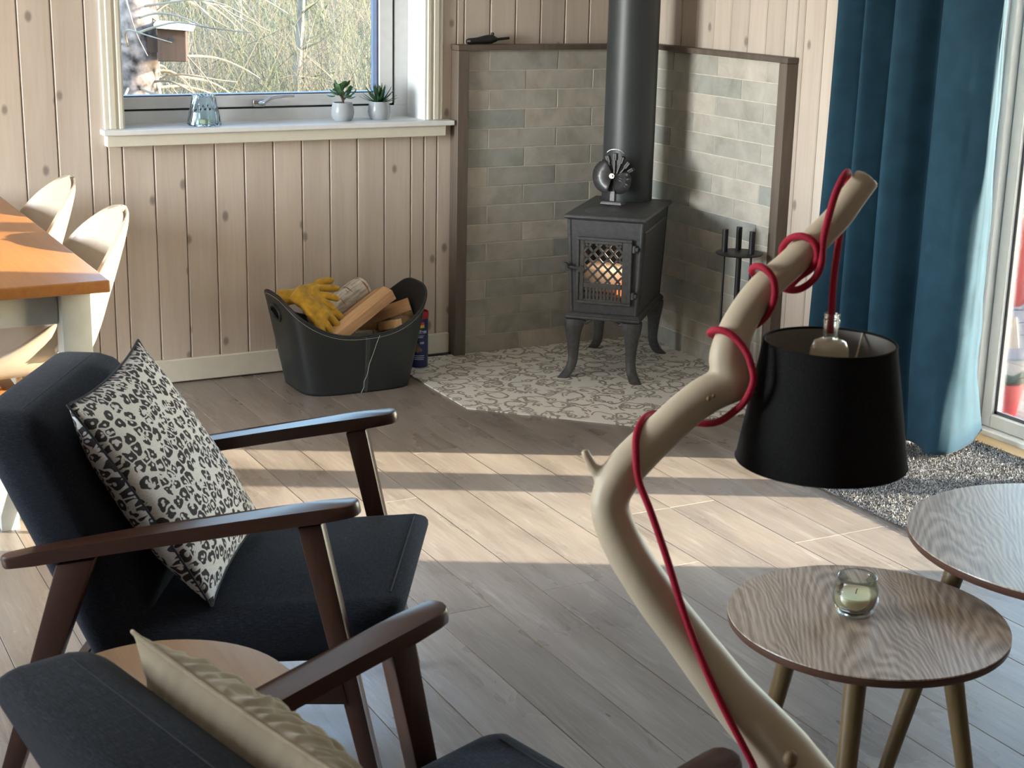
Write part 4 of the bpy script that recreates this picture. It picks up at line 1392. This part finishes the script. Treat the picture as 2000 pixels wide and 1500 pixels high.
# ------------------------------------------------------------------ armchairs
def armchair(loc, rz, label):
    t = thing('armchair', label, 'armchair', loc, rz, 'pair of matching armchairs')
    AW = .30
    for s in (1, -1):
        # armrest
        ol = []
        L = .650
        def hw(u): return .0285 - .010 * max(0, (.45 - u) / .45) ** 1.2
        us = [i / 14 for i in range(15)]
        right = [(u, -hw(u)) for u in us]; left = [(u, hw(u)) for u in us[::-1]]
        pts = []
        for u, w in right: pts.append((-L + u * L, w))
        for k_ in range(1, 6): a_ = -PI / 2 + PI * k_ / 6; pts.append((.004 + .026 * math.cos(a_), hw(1) * math.sin(a_)))
        for u, w in left: pts.append((-L + u * L, w))
        for k_ in range(1, 6): a_ = PI / 2 + PI * k_ / 6; pts.append((-L + .018 * math.cos(a_), hw(0) * math.sin(a_)))
        bm = bm_new()
        prism(bm, pts, -.027, 0, bev=.006, seg=2)
        for v in bm.verts:
            u = (v.co.x + L) / L
            v.co.z += -.010 * (1 - u) * 0 + .004 * math.sin(PI * max(0, min(1, u)))
        xf(bm, Matrix.Translation((-.022, s * AW, .618)) @ Matrix.Rotation(R(-11.3), 4, 'Y'))
        finish('armrest', bm, M['teak'], t, True)
        # front leg
        th = .019
        bm = bm_new(); y0_, y1_ = s * AW - th, s * AW + th
        hexa(bm, [(.028, y0_, 0), (.062, y0_, 0), (.062, y1_, 0), (.028, y1_, 0)], [(-.106, y0_, .570), (-.060, y0_, .579), (-.060, y1_, .579), (-.106, y1_, .570)], .004, 2)
        # thicken at the seat joint
        finish('front_leg', bm, M['teak_z'], t, True)
        bm = bm_new()
        hexa(bm, [(-.712, y0_, 0), (-.676, y0_, 0), (-.676, y1_, 0), (-.712, y1_, 0)], [(-.565, y0_, .478), (-.490, y0_, .493), (-.490, y1_, .493), (-.565, y1_, .478)], .004, 2)
        finish('rear_leg', bm, M['teak_z'], t, True)
        bm = bm_new()
        hexa(bm, [(-.600, y0_ + s * .004, .190), (-.012, y0_ + s * .004, .215), (-.012, y1_ - s * .004, .215), (-.600, y1_ - s * .004, .190)], [(-.585, y0_ + s * .004, .245), (-.024, y0_ + s * .004, .268), (-.024, y1_ - s * .004, .268), (-.585, y1_ - s * .004, .245)], .004, 2)
        finish('side_rail', bm, M['teak'], t, True)
    for xr_, z_ in ((-.035, .228), (-.575, .205)):
        bm = bm_new(); box(bm, xr_ - .012, xr_ + .012, -AW + .0185, AW - .0185, z_ - .018, z_ + .022, bev=.003); finish('cross_rail', bm, M['teak'], t, True)
    CW = .268
    def cushion(name, sec, half, bev):
        """sec: 4 section corners (x,z) rear-bottom, front-bottom, front-top, rear-top"""
        bm = bm_new()
        (a, b, c, d) = sec
        hexa(bm, [(a[0], -half, a[1]), (b[0], -half, b[1]), (b[0], half, b[1]), (a[0], half, a[1])],
             [(d[0], -half, d[1]), (c[0], -half, c[1]), (c[0], half, c[1]), (d[0], half, d[1])], bev, 5)
        return finish(name, bm, M['fabric'], t, 'all')
    seat = cushion('seat_cushion', [(-.50, .232), (.035, .272), (.102, .408), (-.46, .352)], CW, .042)
    back = cushion('back_cushion', [(-.512, .215), (-.385, .300), (-.598, .752), (-.756, .752)], CW, .046)
    for par, pts in ((seat, [(.056, CW - .055, .4043), (.056, -CW + .055, .4043)]), (back, [(-.648, CW - .055, .7513), (-.648, -CW + .055, .7513)])):
        bm = bm_new(); tube(bm, [(*p, .0016) for p in pts], seg=6); finish('seam', bm, M['seam'], par)
    return t
armchair((-2.470, -2.839, 0), R(-30.3), 'dark wood armchair with charcoal cushions holding the leopard print pillow')
armchair((-2.6115, -3.884, 0), R(13.2), 'dark wood armchair with charcoal cushions holding the beige velvet pillow, nearest')

def pillow(name, label, size, th, mat, loc, rot, wrinkle=0, pip=None, pull=.07, back_extra=0):
    t = thing(name, label, 'pillow', loc)
    t.rotation_euler = rot
    n = 96 if wrinkle else 36
    bm = bm_new()
    uvl = bm.loops.layers.uv.new('uv')
    grid = {}
    def P(i, j, side):
        u, v = -1 + 2 * i / n, -1 + 2 * j / n
        x = u * size[0] / 2 * (1 - pull * (1 - abs(v) ** 2.2) * abs(u) ** 1.0)
        z = v * size[1] / 2 * (1 - pull * (1 - abs(u) ** 2.2) * abs(v) ** 1.0)
        f = ((1 - abs(u) ** 2.6) * (1 - abs(v) ** 2.6)) ** .58
        y = (side * th / 2 + (1 if side > 0 else 0) * back_extra) * f
        if wrinkle:
            e = 1 - max(0, min(1, (1 - v) / .9))
            y += side * wrinkle * f * (1.0 * e + .25) * (math.sin(u * 52 + 5 * noise.noise(Vector((u * 3, v * 6, 0)))) * .55 + 1.3 * noise.noise(Vector((u * 13, v * 4, side)))) * (f > .02) * (1 if side < 0 else .25)
        else:
            y += side * .006 * f * noise.noise(Vector((u * 3, v * 3, side * 5)))
        return (x, y, z)
    for side in (1, -1):
        for i in range(n + 1):
            for j in range(n + 1):
                if side == -1 and (i in (0, n) or j in (0, n)): grid[(i, j, -1)] = grid[(i, j, 1)]; continue
                grid[(i, j, side)] = bm.verts.new(P(i, j, side))
        for i in range(n):
            for j in range(n):
                q = [grid[(i, j, side)], grid[(i + 1, j, side)], grid[(i + 1, j + 1, side)], grid[(i, j + 1, side)]]
                f_ = bm.faces.new(q if side == -1 else q[::-1])
                cc = [(i, j), (i + 1, j), (i + 1, j + 1), (i, j + 1)]
                for lp, (ci, cj) in zip(f_.loops, cc if side == -1 else cc[::-1]): lp[uvl].uv = (ci / n * size[0] + side, cj / n * size[1])
    finish('cover', bm, mat, t, 'all')
    bm = bm_new()
    loop = [(i, 0) for i in range(n)] + [(n, j) for j in range(n)] + [(n - i, n) for i in range(n)] + [(0, n - j) for j in range(n + 1)]
    tube(bm, [(*P(i, j, 1), .0028) for i, j in loop], seg=6, cap=False)
    finish('piping', bm, pip or mat, t, 'all')
    return t
def chair_frame(loc, rz):
    return Matrix.Translation(loc) @ Matrix.Rotation(rz, 4, 'Z')
def place_pillow(t, cm, centre, lean, twist, roll=0):
    # pillow local: X width, Z height, -Y front; chair local: +X forward, +Y left
    m = cm @ Matrix.Translation(centre) @ Matrix.Rotation(twist, 4, 'Z') @ Matrix.Rotation(-lean, 4, 'Y') @ Matrix.Rotation(roll, 4, 'X') @ Matrix.Rotation(PI / 2, 4, 'Z')
    t.matrix_world = m
    t.location, t.rotation_euler = m.to_translation(), m.to_euler()
c1 = chair_frame((-2.470, -2.839, 0), R(-30.3)); c2 = chair_frame((-2.6115, -3.884, 0), R(13.2))
pl1 = pillow('leopard_pillow', 'leopard print square pillow leaning in the farther armchair', (.44, .48), .11, M['leopard'], (0, 0, 0), (0, 0, 0), 0, M['seam'], back_extra=.045)
place_pillow(pl1, c1, (-.415, -.022, .580), R(32.5), R(-3), R(3))
pl2 = pillow('velvet_pillow', 'beige velvet pillow with gathered wrinkles in the nearest armchair', (.46, .46), .11, M['velvet_beige'], (0, 0, 0), (0, 0, 0), .014, M['velvet_beige'], back_extra=.045)
place_pillow(pl2, c2, (-.446, -.022, .572), R(32), R(0), 0)

# small round table between the armchairs
st = thing('oak_side_table', 'small round light oak side table between the two armchairs', 'side table', (-3.060, -3.37, 0))
bm = bm_new(); lathe(bm, [(0, .425), (.205, .425), (.213, .430), (.213, .440), (.207, .446), (0, .446)], 56); finish('tabletop', bm, M['oak_top'], st, True)
for i in range(3):
    a = R(40 + 120 * i)
    bm = bm_new(); cyl(bm, (.06 * math.cos(a), .06 * math.sin(a), .427), (.115 * math.cos(a), .115 * math.sin(a), 0), .016, .011, seg=14); finish('leg', bm, M['beech'], st, True)

# ------------------------------------------------------------------ round nesting tables
def round_table(name, label, loc, r, z, rot, angs, ra, rf, grp):
    t = thing(name, label, 'side table', loc, 0, grp)
    bm = bm_new(); lathe(bm, [(0, z - .0035), (r - .001, z - .0035), (r, z - .002), (r - .0006, z), (0, z)], 96)
    o = finish('tabletop', bm, M['ash'], t, True); o.rotation_euler = (0, 0, rot)
    bm = bm_new(); lathe(bm, [(0, z - .018), (r - .004, z - .018), (r - .0005, z - .014), (r, z - .004), (0, z - .004)], 96); finish('edge_board', bm, M['ash_edge'], t, True)
    for a in angs:
        a = R(a); c, s = math.cos(a), math.sin(a)
        bm = bm_new(); tube(bm, [(ra * c, ra * s, z - .016, .0205), (rf * c, rf * s, .012, .0145)], seg=18)
        lg = finish('leg', bm, M['oak_leg'], t, True)
        k_ = rf + (ra - rf) * .012 / z
        bm = bm_new(); tube(bm, [((rf + .0) * c, rf * s, .0, .0125), (rf * c, rf * s, .0125, .0146)], seg=18); finish('foot', bm, M['black'], lg, True)
    return t
round_table('round_table', 'lower round ash table carrying the candle jar', (-1.845, -3.640, 0), .2515, .46, R(-30), (100, 224, 338), .150, .245, 'nesting round tables')
round_table('round_table', 'taller round ash table behind, cut by the right edge of the photo', (-1.298, -3.634, 0), .340, .52, R(-38), (157, 277, 37), .245, .362, 'nesting round tables')
cj = thing('candle_jar', 'round ribbed glass jar with cream candle on the lower round table', 'candle', (-1.855, -3.615, .4603))
bm = bm_new(); lathe(bm, [(0, 0), (.026, 0), (.031, .003), (.0395, .018), (.0425, .034), (.040, .052), (.0345, .064), (.036, .070), (.036, .073), (.0335, .073), (.0320, .064), (.0375, .050), (.0395, .034), (.036, .019), (.028, .007), (0, .006)], 56)
for v in bm.verts:
    rr = math.hypot(v.co.x, v.co.y)
    if rr > .036 and v.co.z < .06: v.co.x *= 1 + .006 * math.cos(28 * math.atan2(v.co.y, v.co.x)); v.co.y *= 1 + .006 * math.cos(28 * math.atan2(v.co.y, v.co.x))
finish('jar', bm, M['jar_glass'], cj, 'all')
bm = bm_new(); lathe(bm, [(0, .0065), (.027, .0075), (.0352, .019), (.0385, .034), (.0382, .040), (.036, .039), (0, .038)], 40); finish('wax', bm, M['wax'], cj, 'all')
bm = bm_new(); tube(bm, [(0, 0, .037, .0009), (.001, 0, .044, .0009), (.004, .001, .047, .0008)], seg=6); finish('wick', bm, M['black'], cj)

# ------------------------------------------------------------------ branch floor lamp
LB = Vector((-2.31, -4.325, 0))
lamp = thing('branch_floor_lamp', 'floor lamp made from a pale crooked branch with red cord and black shade', 'floor lamp', LB)
def rel(pts): return [(p[0] - LB.x, p[1] - LB.y, p[2], *p[3:]) for p in pts]
upper = [(-2.2213, -3.9772, 1.3185, .0182), (-2.2428, -3.9741, 1.2917, .0189), (-2.2644, -3.9713, 1.2636, .0196), (-2.2956, -3.9645, 1.2319, .0203), (-2.3301, -3.9565, 1.1987, .021), (-2.3644, -3.9479, 1.1676, .0217), (-2.3895, -3.9445, 1.1354, .0231), (-2.4067, -3.9455, 1.1027, .0252), (-2.4155, -3.9503, 1.0722, .0273), (-2.4119, -3.9612, 1.0433, .0263)]
lower = [(-2.4119, -3.9612, 1.0433, .0263), (-2.4443, -3.9483, 1.029, .0262), (-2.4745, -3.9392, 1.0068, .0262), (-2.5021, -3.9326, .9805, .027), (-2.5331, -3.9251, .9515, .028), (-2.5611, -3.9198, .9205, .028), (-2.581, -3.9219, .8797, .0268), (-2.571, -3.9429, .8294, .028), (-2.5436, -3.9761, .7695, .0301), (-2.4992, -4.0231, .6945, .0322), (-2.4544, -4.069, .6236, .0364), (-2.406, -4.1154, .5575, .0406), (-2.3481, -4.1751, .4646, .042), (-2.311, -4.2302, .3511, .0413), (-2.3024, -4.2808, .2032, .0392), (-2.31, -4.325, .022, .0378)]
stub = [(-2.568, -3.922, .885, .018), (-2.5785, -3.9159, .9033, .0125), (-2.5945, -3.9002, .9265, .0085), (-2.6013, -3.8914, .9431, .0068), (-2.6035, -3.8877, .9511, .0066)]
knob = [(-2.420, -3.958, 1.050, .022), (-2.4089, -3.9632, 1.042, .0235), (-2.3962, -3.9724, 1.0343, .0125), (-2.3892, -3.9773, 1.0304, .005)]
bm = bm_new()
tube(bm, crom(rel(upper), 4), seg=20, wob=.05); tube(bm, crom(rel(lower), 4), seg=20, wob=.05); tube(bm, crom(rel(stub), 4), seg=14); tube(bm, crom(rel(knob), 4), seg=14)
br = finish('branch', bm, M['branch'], lamp, 'all')
rm = br.modifiers.new('remesh', 'REMESH'); rm.mode = 'VOXEL'; rm.voxel_size = .0038; rm.use_smooth_shade = True
sm = br.modifiers.new('smooth', 'SMOOTH'); sm.iterations = 4; sm.factor = .5
for p_, r_, dep in (((-2.4035, -4.1275, .5530), .0105, .0335), ((-2.4480, -3.9560, 1.0180), .0030, .024), ((-2.4415, -3.9580, 1.0215), .0022, .024)):
    p = Vector(p_) - LB
    d = Vector((-.56, -.67, .48)).normalized()
    bm = bm_new(); bmesh.ops.create_uvsphere(bm, u_segments=12, v_segments=8, radius=r_)
    for v in bm.verts: v.co.z *= 1.25
    c = p + d * dep
    xf(bm, Matrix.Translation(c)); finish('knot', bm, M['knot'], br, True)
cord = [(-2.4585, -4.1276, .5415), (-2.4651, -4.1241, .5605), (-2.4928, -4.0863, .6346), (-2.5107, -4.0583, .6938), (-2.5258, -4.0309, .7563), (-2.5379, -4.0033, .8242), (-2.5503, -3.9783, .8834), (-2.559, -3.9594, .9216), (-2.5575, -3.9467, .9538), (-2.5487, -3.9322, .9775), (-2.5295, -3.9151, .99), (-2.4994, -3.8952, .992), (-2.4694, -3.9017, .9849), (-2.4452, -3.9222, .9795), (-2.4313, -3.9509, .9865), (-2.4244, -3.9776, 1.0069), (-2.4197, -3.997, 1.0281), (-2.4133, -4.004, 1.0543), (-2.4125, -3.9987, 1.0728), (-2.4171, -3.9865, 1.0966), (-2.4274, -3.9662, 1.1142), (-2.4346, -3.944, 1.1164), (-2.4225, -3.9135, 1.1028), (-2.3823, -3.9089, 1.0921), (-2.3649, -3.94, 1.1164), (-2.364, -3.9632, 1.1378), (-2.3683, -3.9799, 1.1636), (-2.3714, -3.9792, 1.1869), (-2.3766, -3.9666, 1.1997), (-2.3758, -3.9436, 1.1997), (-2.3623, -3.9198, 1.1858), (-2.3335, -3.9187, 1.1632), (-2.3146, -3.9346, 1.1633), (-2.3068, -3.9511, 1.1803), (-2.3057, -3.9757, 1.1977), (-2.3093, -3.9911, 1.2176), (-2.3149, -3.9883, 1.2357), (-2.3229, -3.9703, 1.2423), (-2.3263, -3.9476, 1.2338), (-2.3237, -3.9316, 1.2139), (-2.3123, -3.929, 1.1853), (-2.3226, -3.9355, 1.1656), (-2.3167, -3.962, 1.1659), (-2.3094, -3.9843, 1.1825), (-2.3062, -3.9962, 1.2064), (-2.305, -3.9957, 1.244), (-2.2864, -3.9866, 1.2901), (-2.2748, -3.9836, 1.312), (-2.2588, -3.9736, 1.3225), (-2.2383, -3.9553, 1.322), (-2.2281, -3.9449, 1.2976), (-2.2388, -3.952, 1.2564), (-2.2541, -3.9657, 1.2237), (-2.27, -3.9811, 1.1847), (-2.2836, -3.9985, 1.1433)]
cord = [(-2.34, -4.27, .03), (-2.365, -4.225, .20), (-2.41, -4.175, .42)] + cord[:-1] + [(-2.2855, -4.0000, 1.1433), (-2.2900, -4.0065, 1.112)]
bm = bm_new(); tube(bm, crom([(*p, .0050) for p in rel(cord)], 5), seg=10); finish('cord', bm, M['cord'], lamp, 'all')
bm = bm_new(); lathe(bm, [(0, 0), (.125, 0), (.13, .006), (.125, .022), (.05, .026), (0, .026)], 48); finish('base', bm, M['branch'], lamp, True)
SC = Vector((-2.2905, -4.0080, 0)) - LB
def shift(z): return (SC.x, SC.y, z)
bm = bm_new(); lathe(bm, [(.1185, .9300), (.0905, 1.1000), (.0890, 1.1000), (.1170, .9300), (.1185, .9300)], 72, center=shift(0))
for f in bm.faces:
    c = f.calc_center_median() - Vector(shift(0)); n_ = f.normal
    f.material_index = 0
bmesh.ops.recalc_face_normals(bm, faces=bm.faces[:])
for f in bm.faces:
    c = f.calc_center_median(); rr = math.hypot(c.x - SC.x, c.y - SC.y)
    lim = .1178 - (c.z - .93) / .17 * .028
    if rr < lim and .94 < c.z < 1.09: f.material_index = 1
shade = finish('lamp_shade', bm, None, lamp, True, [M['shade'], M['shade_in']])
bm = bm_new()
for z, r_ in ((1.0995, .0897), (.9305, .1178)):
    bm = bm_new(); tube(bm, [(SC.x + r_ * math.cos(2 * PI * i / 64), SC.y + r_ * math.sin(2 * PI * i / 64), z, .0018) for i in range(65)], seg=6, cap=False); finish('rim_trim', bm, M['shade'], shade, 'all')
bm = bm_new()
for i in range(3):
    a = R(20 + 120 * i)
    tube(bm, [(SC.x + .020 * math.cos(a), SC.y + .020 * math.sin(a), 1.062, .0016), (SC.x + .074 * math.cos(a), SC.y + .074 * math.sin(a), 1.062, .0016), (SC.x + .0885 * math.cos(a), SC.y + .0885 * math.sin(a), 1.098, .0016)], seg=6)
finish('spider', bm, M['branch'], shade, True)
bm = bm_new(); lathe(bm, [(0, 1.03), (.0265, 1.03), (.0275, 1.070), (.0258, 1.092), (.0215, 1.101), (.013, 1.1045), (0, 1.1045)], 32, center=shift(0)); finish('lamp_holder', bm, M['ceramic'], lamp, 'all')
bm = bm_new(); lathe(bm, [(.0102, 1.1035), (.0102, 1.126), (.0112, 1.127), (.0112, 1.131), (.0098, 1.1325), (.0098, 1.136), (.0108, 1.137), (.0108, 1.1405), (.0066, 1.1405), (.0066, 1.1035)], 24, center=shift(0)); finish('cord_grip', bm, M['clear_plastic'], lamp, True)
bm = bm_new(); lathe(bm, [(0, .955), (.018, .958), (.030, .975), (.030, .992), (.020, 1.012), (.013, 1.031), (0, 1.031)], 24, center=shift(0)); finish('bulb', bm, M['shell'], lamp, 'all')

# ------------------------------------------------------------------ curtain and rug
path = [(-.03, -1.225), (-.012, -1.258), (-.070, -1.290), (-.140, -1.338), (-.090, -1.392), (-.012, -1.425), (-.060, -1.458), (-.150, -1.500), (-.085, -1.545), (-.010, -1.575), (-.060, -1.610), (-.152, -1.660), (-.110, -1.712), (-.020, -1.742), (-.070, -1.782), (-.088, -1.840), (-.066, -1.910), (-.022, -1.952), (.045, -1.938), (.120, -1.897), (.195, -1.857), (.255, -1.822)]
VI, RI = 13, 17
fine = crom([(a, b, 0) for a, b in path], 8)
cur = thing('curtain', 'long teal blue velvet curtain hanging beside the glazed door', 'curtain', (0, -1.6, 0))
bm = bm_new(); NZ = 60
rows = []
PV, PR, PE = Vector(path[VI]), Vector(path[RI]), Vector(path[-1])
for j in range(NZ + 1):
    t = j / NZ
    z = .006 + 2.27 * t ** 1.25
    row = []
    kk = .40 * min(1, z / .25) + .45 * max(0, min(1, (z - .25) / 1.25)) + .06 * noise.noise(Vector((0, 3.3, z * 7))) * min(1, z * 4)
    for i, (x, y, _) in enumerate(fine):
        q = i / 8
        low = max(0, 1 - z / .30)
        p = Vector((x, y))
        dr = Vector((.01, -.05)) * min(1, z / 1.5)
        if q >= RI: p = p.lerp(PR, kk) + dr
        elif q > VI: p = p + dr * (q - VI) / (RI - VI)
        wv = .012 * noise.noise(Vector((q * .7, z * 6, 1.7))) * (1 if q > RI - 1 else .35)
        dx = .010 * math.sin(q * 1.4 + z * 2.3) * (1 - t) + .05 * low * math.exp(-((q - 14.5) / 1.0) ** 2) - .03 * low * math.exp(-((q - 16.2) / .8) ** 2) + .015 * low * math.sin(q * 2.1)
        zz = z + .03 * low * max(0, (q - RI) / 4) + .012 * low * math.sin(q * 1.9)
        gather = 1 - .06 * t
        xx = p.x + dx * (1 if q < RI else .3) + wv
        yy = (p.y + 1.6) * gather + .008 * math.sin(z * 2.1 + q * .5) * (1 - t) + wv
        row.append(bm.verts.new((min(xx, .285), yy, max(.0285, zz))))
    rows.append(row)
for a, b in zip(rows[:-1], rows[1:]):
    for i in range(len(fine) - 1): bm.faces.new((a[i], a[i + 1], b[i + 1], b[i]))
cp_ = finish('cloth', bm, M['curtain'], cur, 'all')
so = cp_.modifiers.new('thick', 'SOLIDIFY'); so.thickness = .003
rod = thing('curtain_rod', 'dark curtain rod above the glazed door', 'curtain rod', (-.02, -2.4, 2.31))
bm = bm_new(); cyl(bm, (0, -1.2, 0), (0, 1.3, 0), .012, seg=14)
for y in (-1.0, 1.15): box(bm, 0, .05, y - .01, y + .01, -.012, .012)
finish('rod', bm, M['black'], rod, True)

rg = thing('door_mat', 'speckled grey tufted mat lying inside the glazed door', 'rug', (-.185, -2.35, 0))
bm = bm_new(); box(bm, -.405, .40, -.62, .58, .0005, .012, bev=.003); finish('mat_base', bm, M['rug'], rg)
bm = bm_new(); trn = random.Random(9)
for i in range(15000):
    x = trn.uniform(-.403, .398); y = trn.uniform(-.618, .578)
    h = trn.uniform(.006, .013); r_ = trn.uniform(.0022, .0036); a0 = trn.uniform(0, 6.28)
    tx, ty = trn.gauss(0, .003), trn.gauss(0, .003)
    vs = [bm.verts.new((x + r_ * math.cos(a0 + q * 2.094), y + r_ * math.sin(a0 + q * 2.094), .0115)) for q in range(3)]
    tp = bm.verts.new((x + tx, y + ty, .012 + h))
    for q in range(3): bm.faces.new((vs[q], vs[(q + 1) % 3], tp))
pile = finish('pile', bm, M['rug'], rg); pile['kind'] = 'stuff'
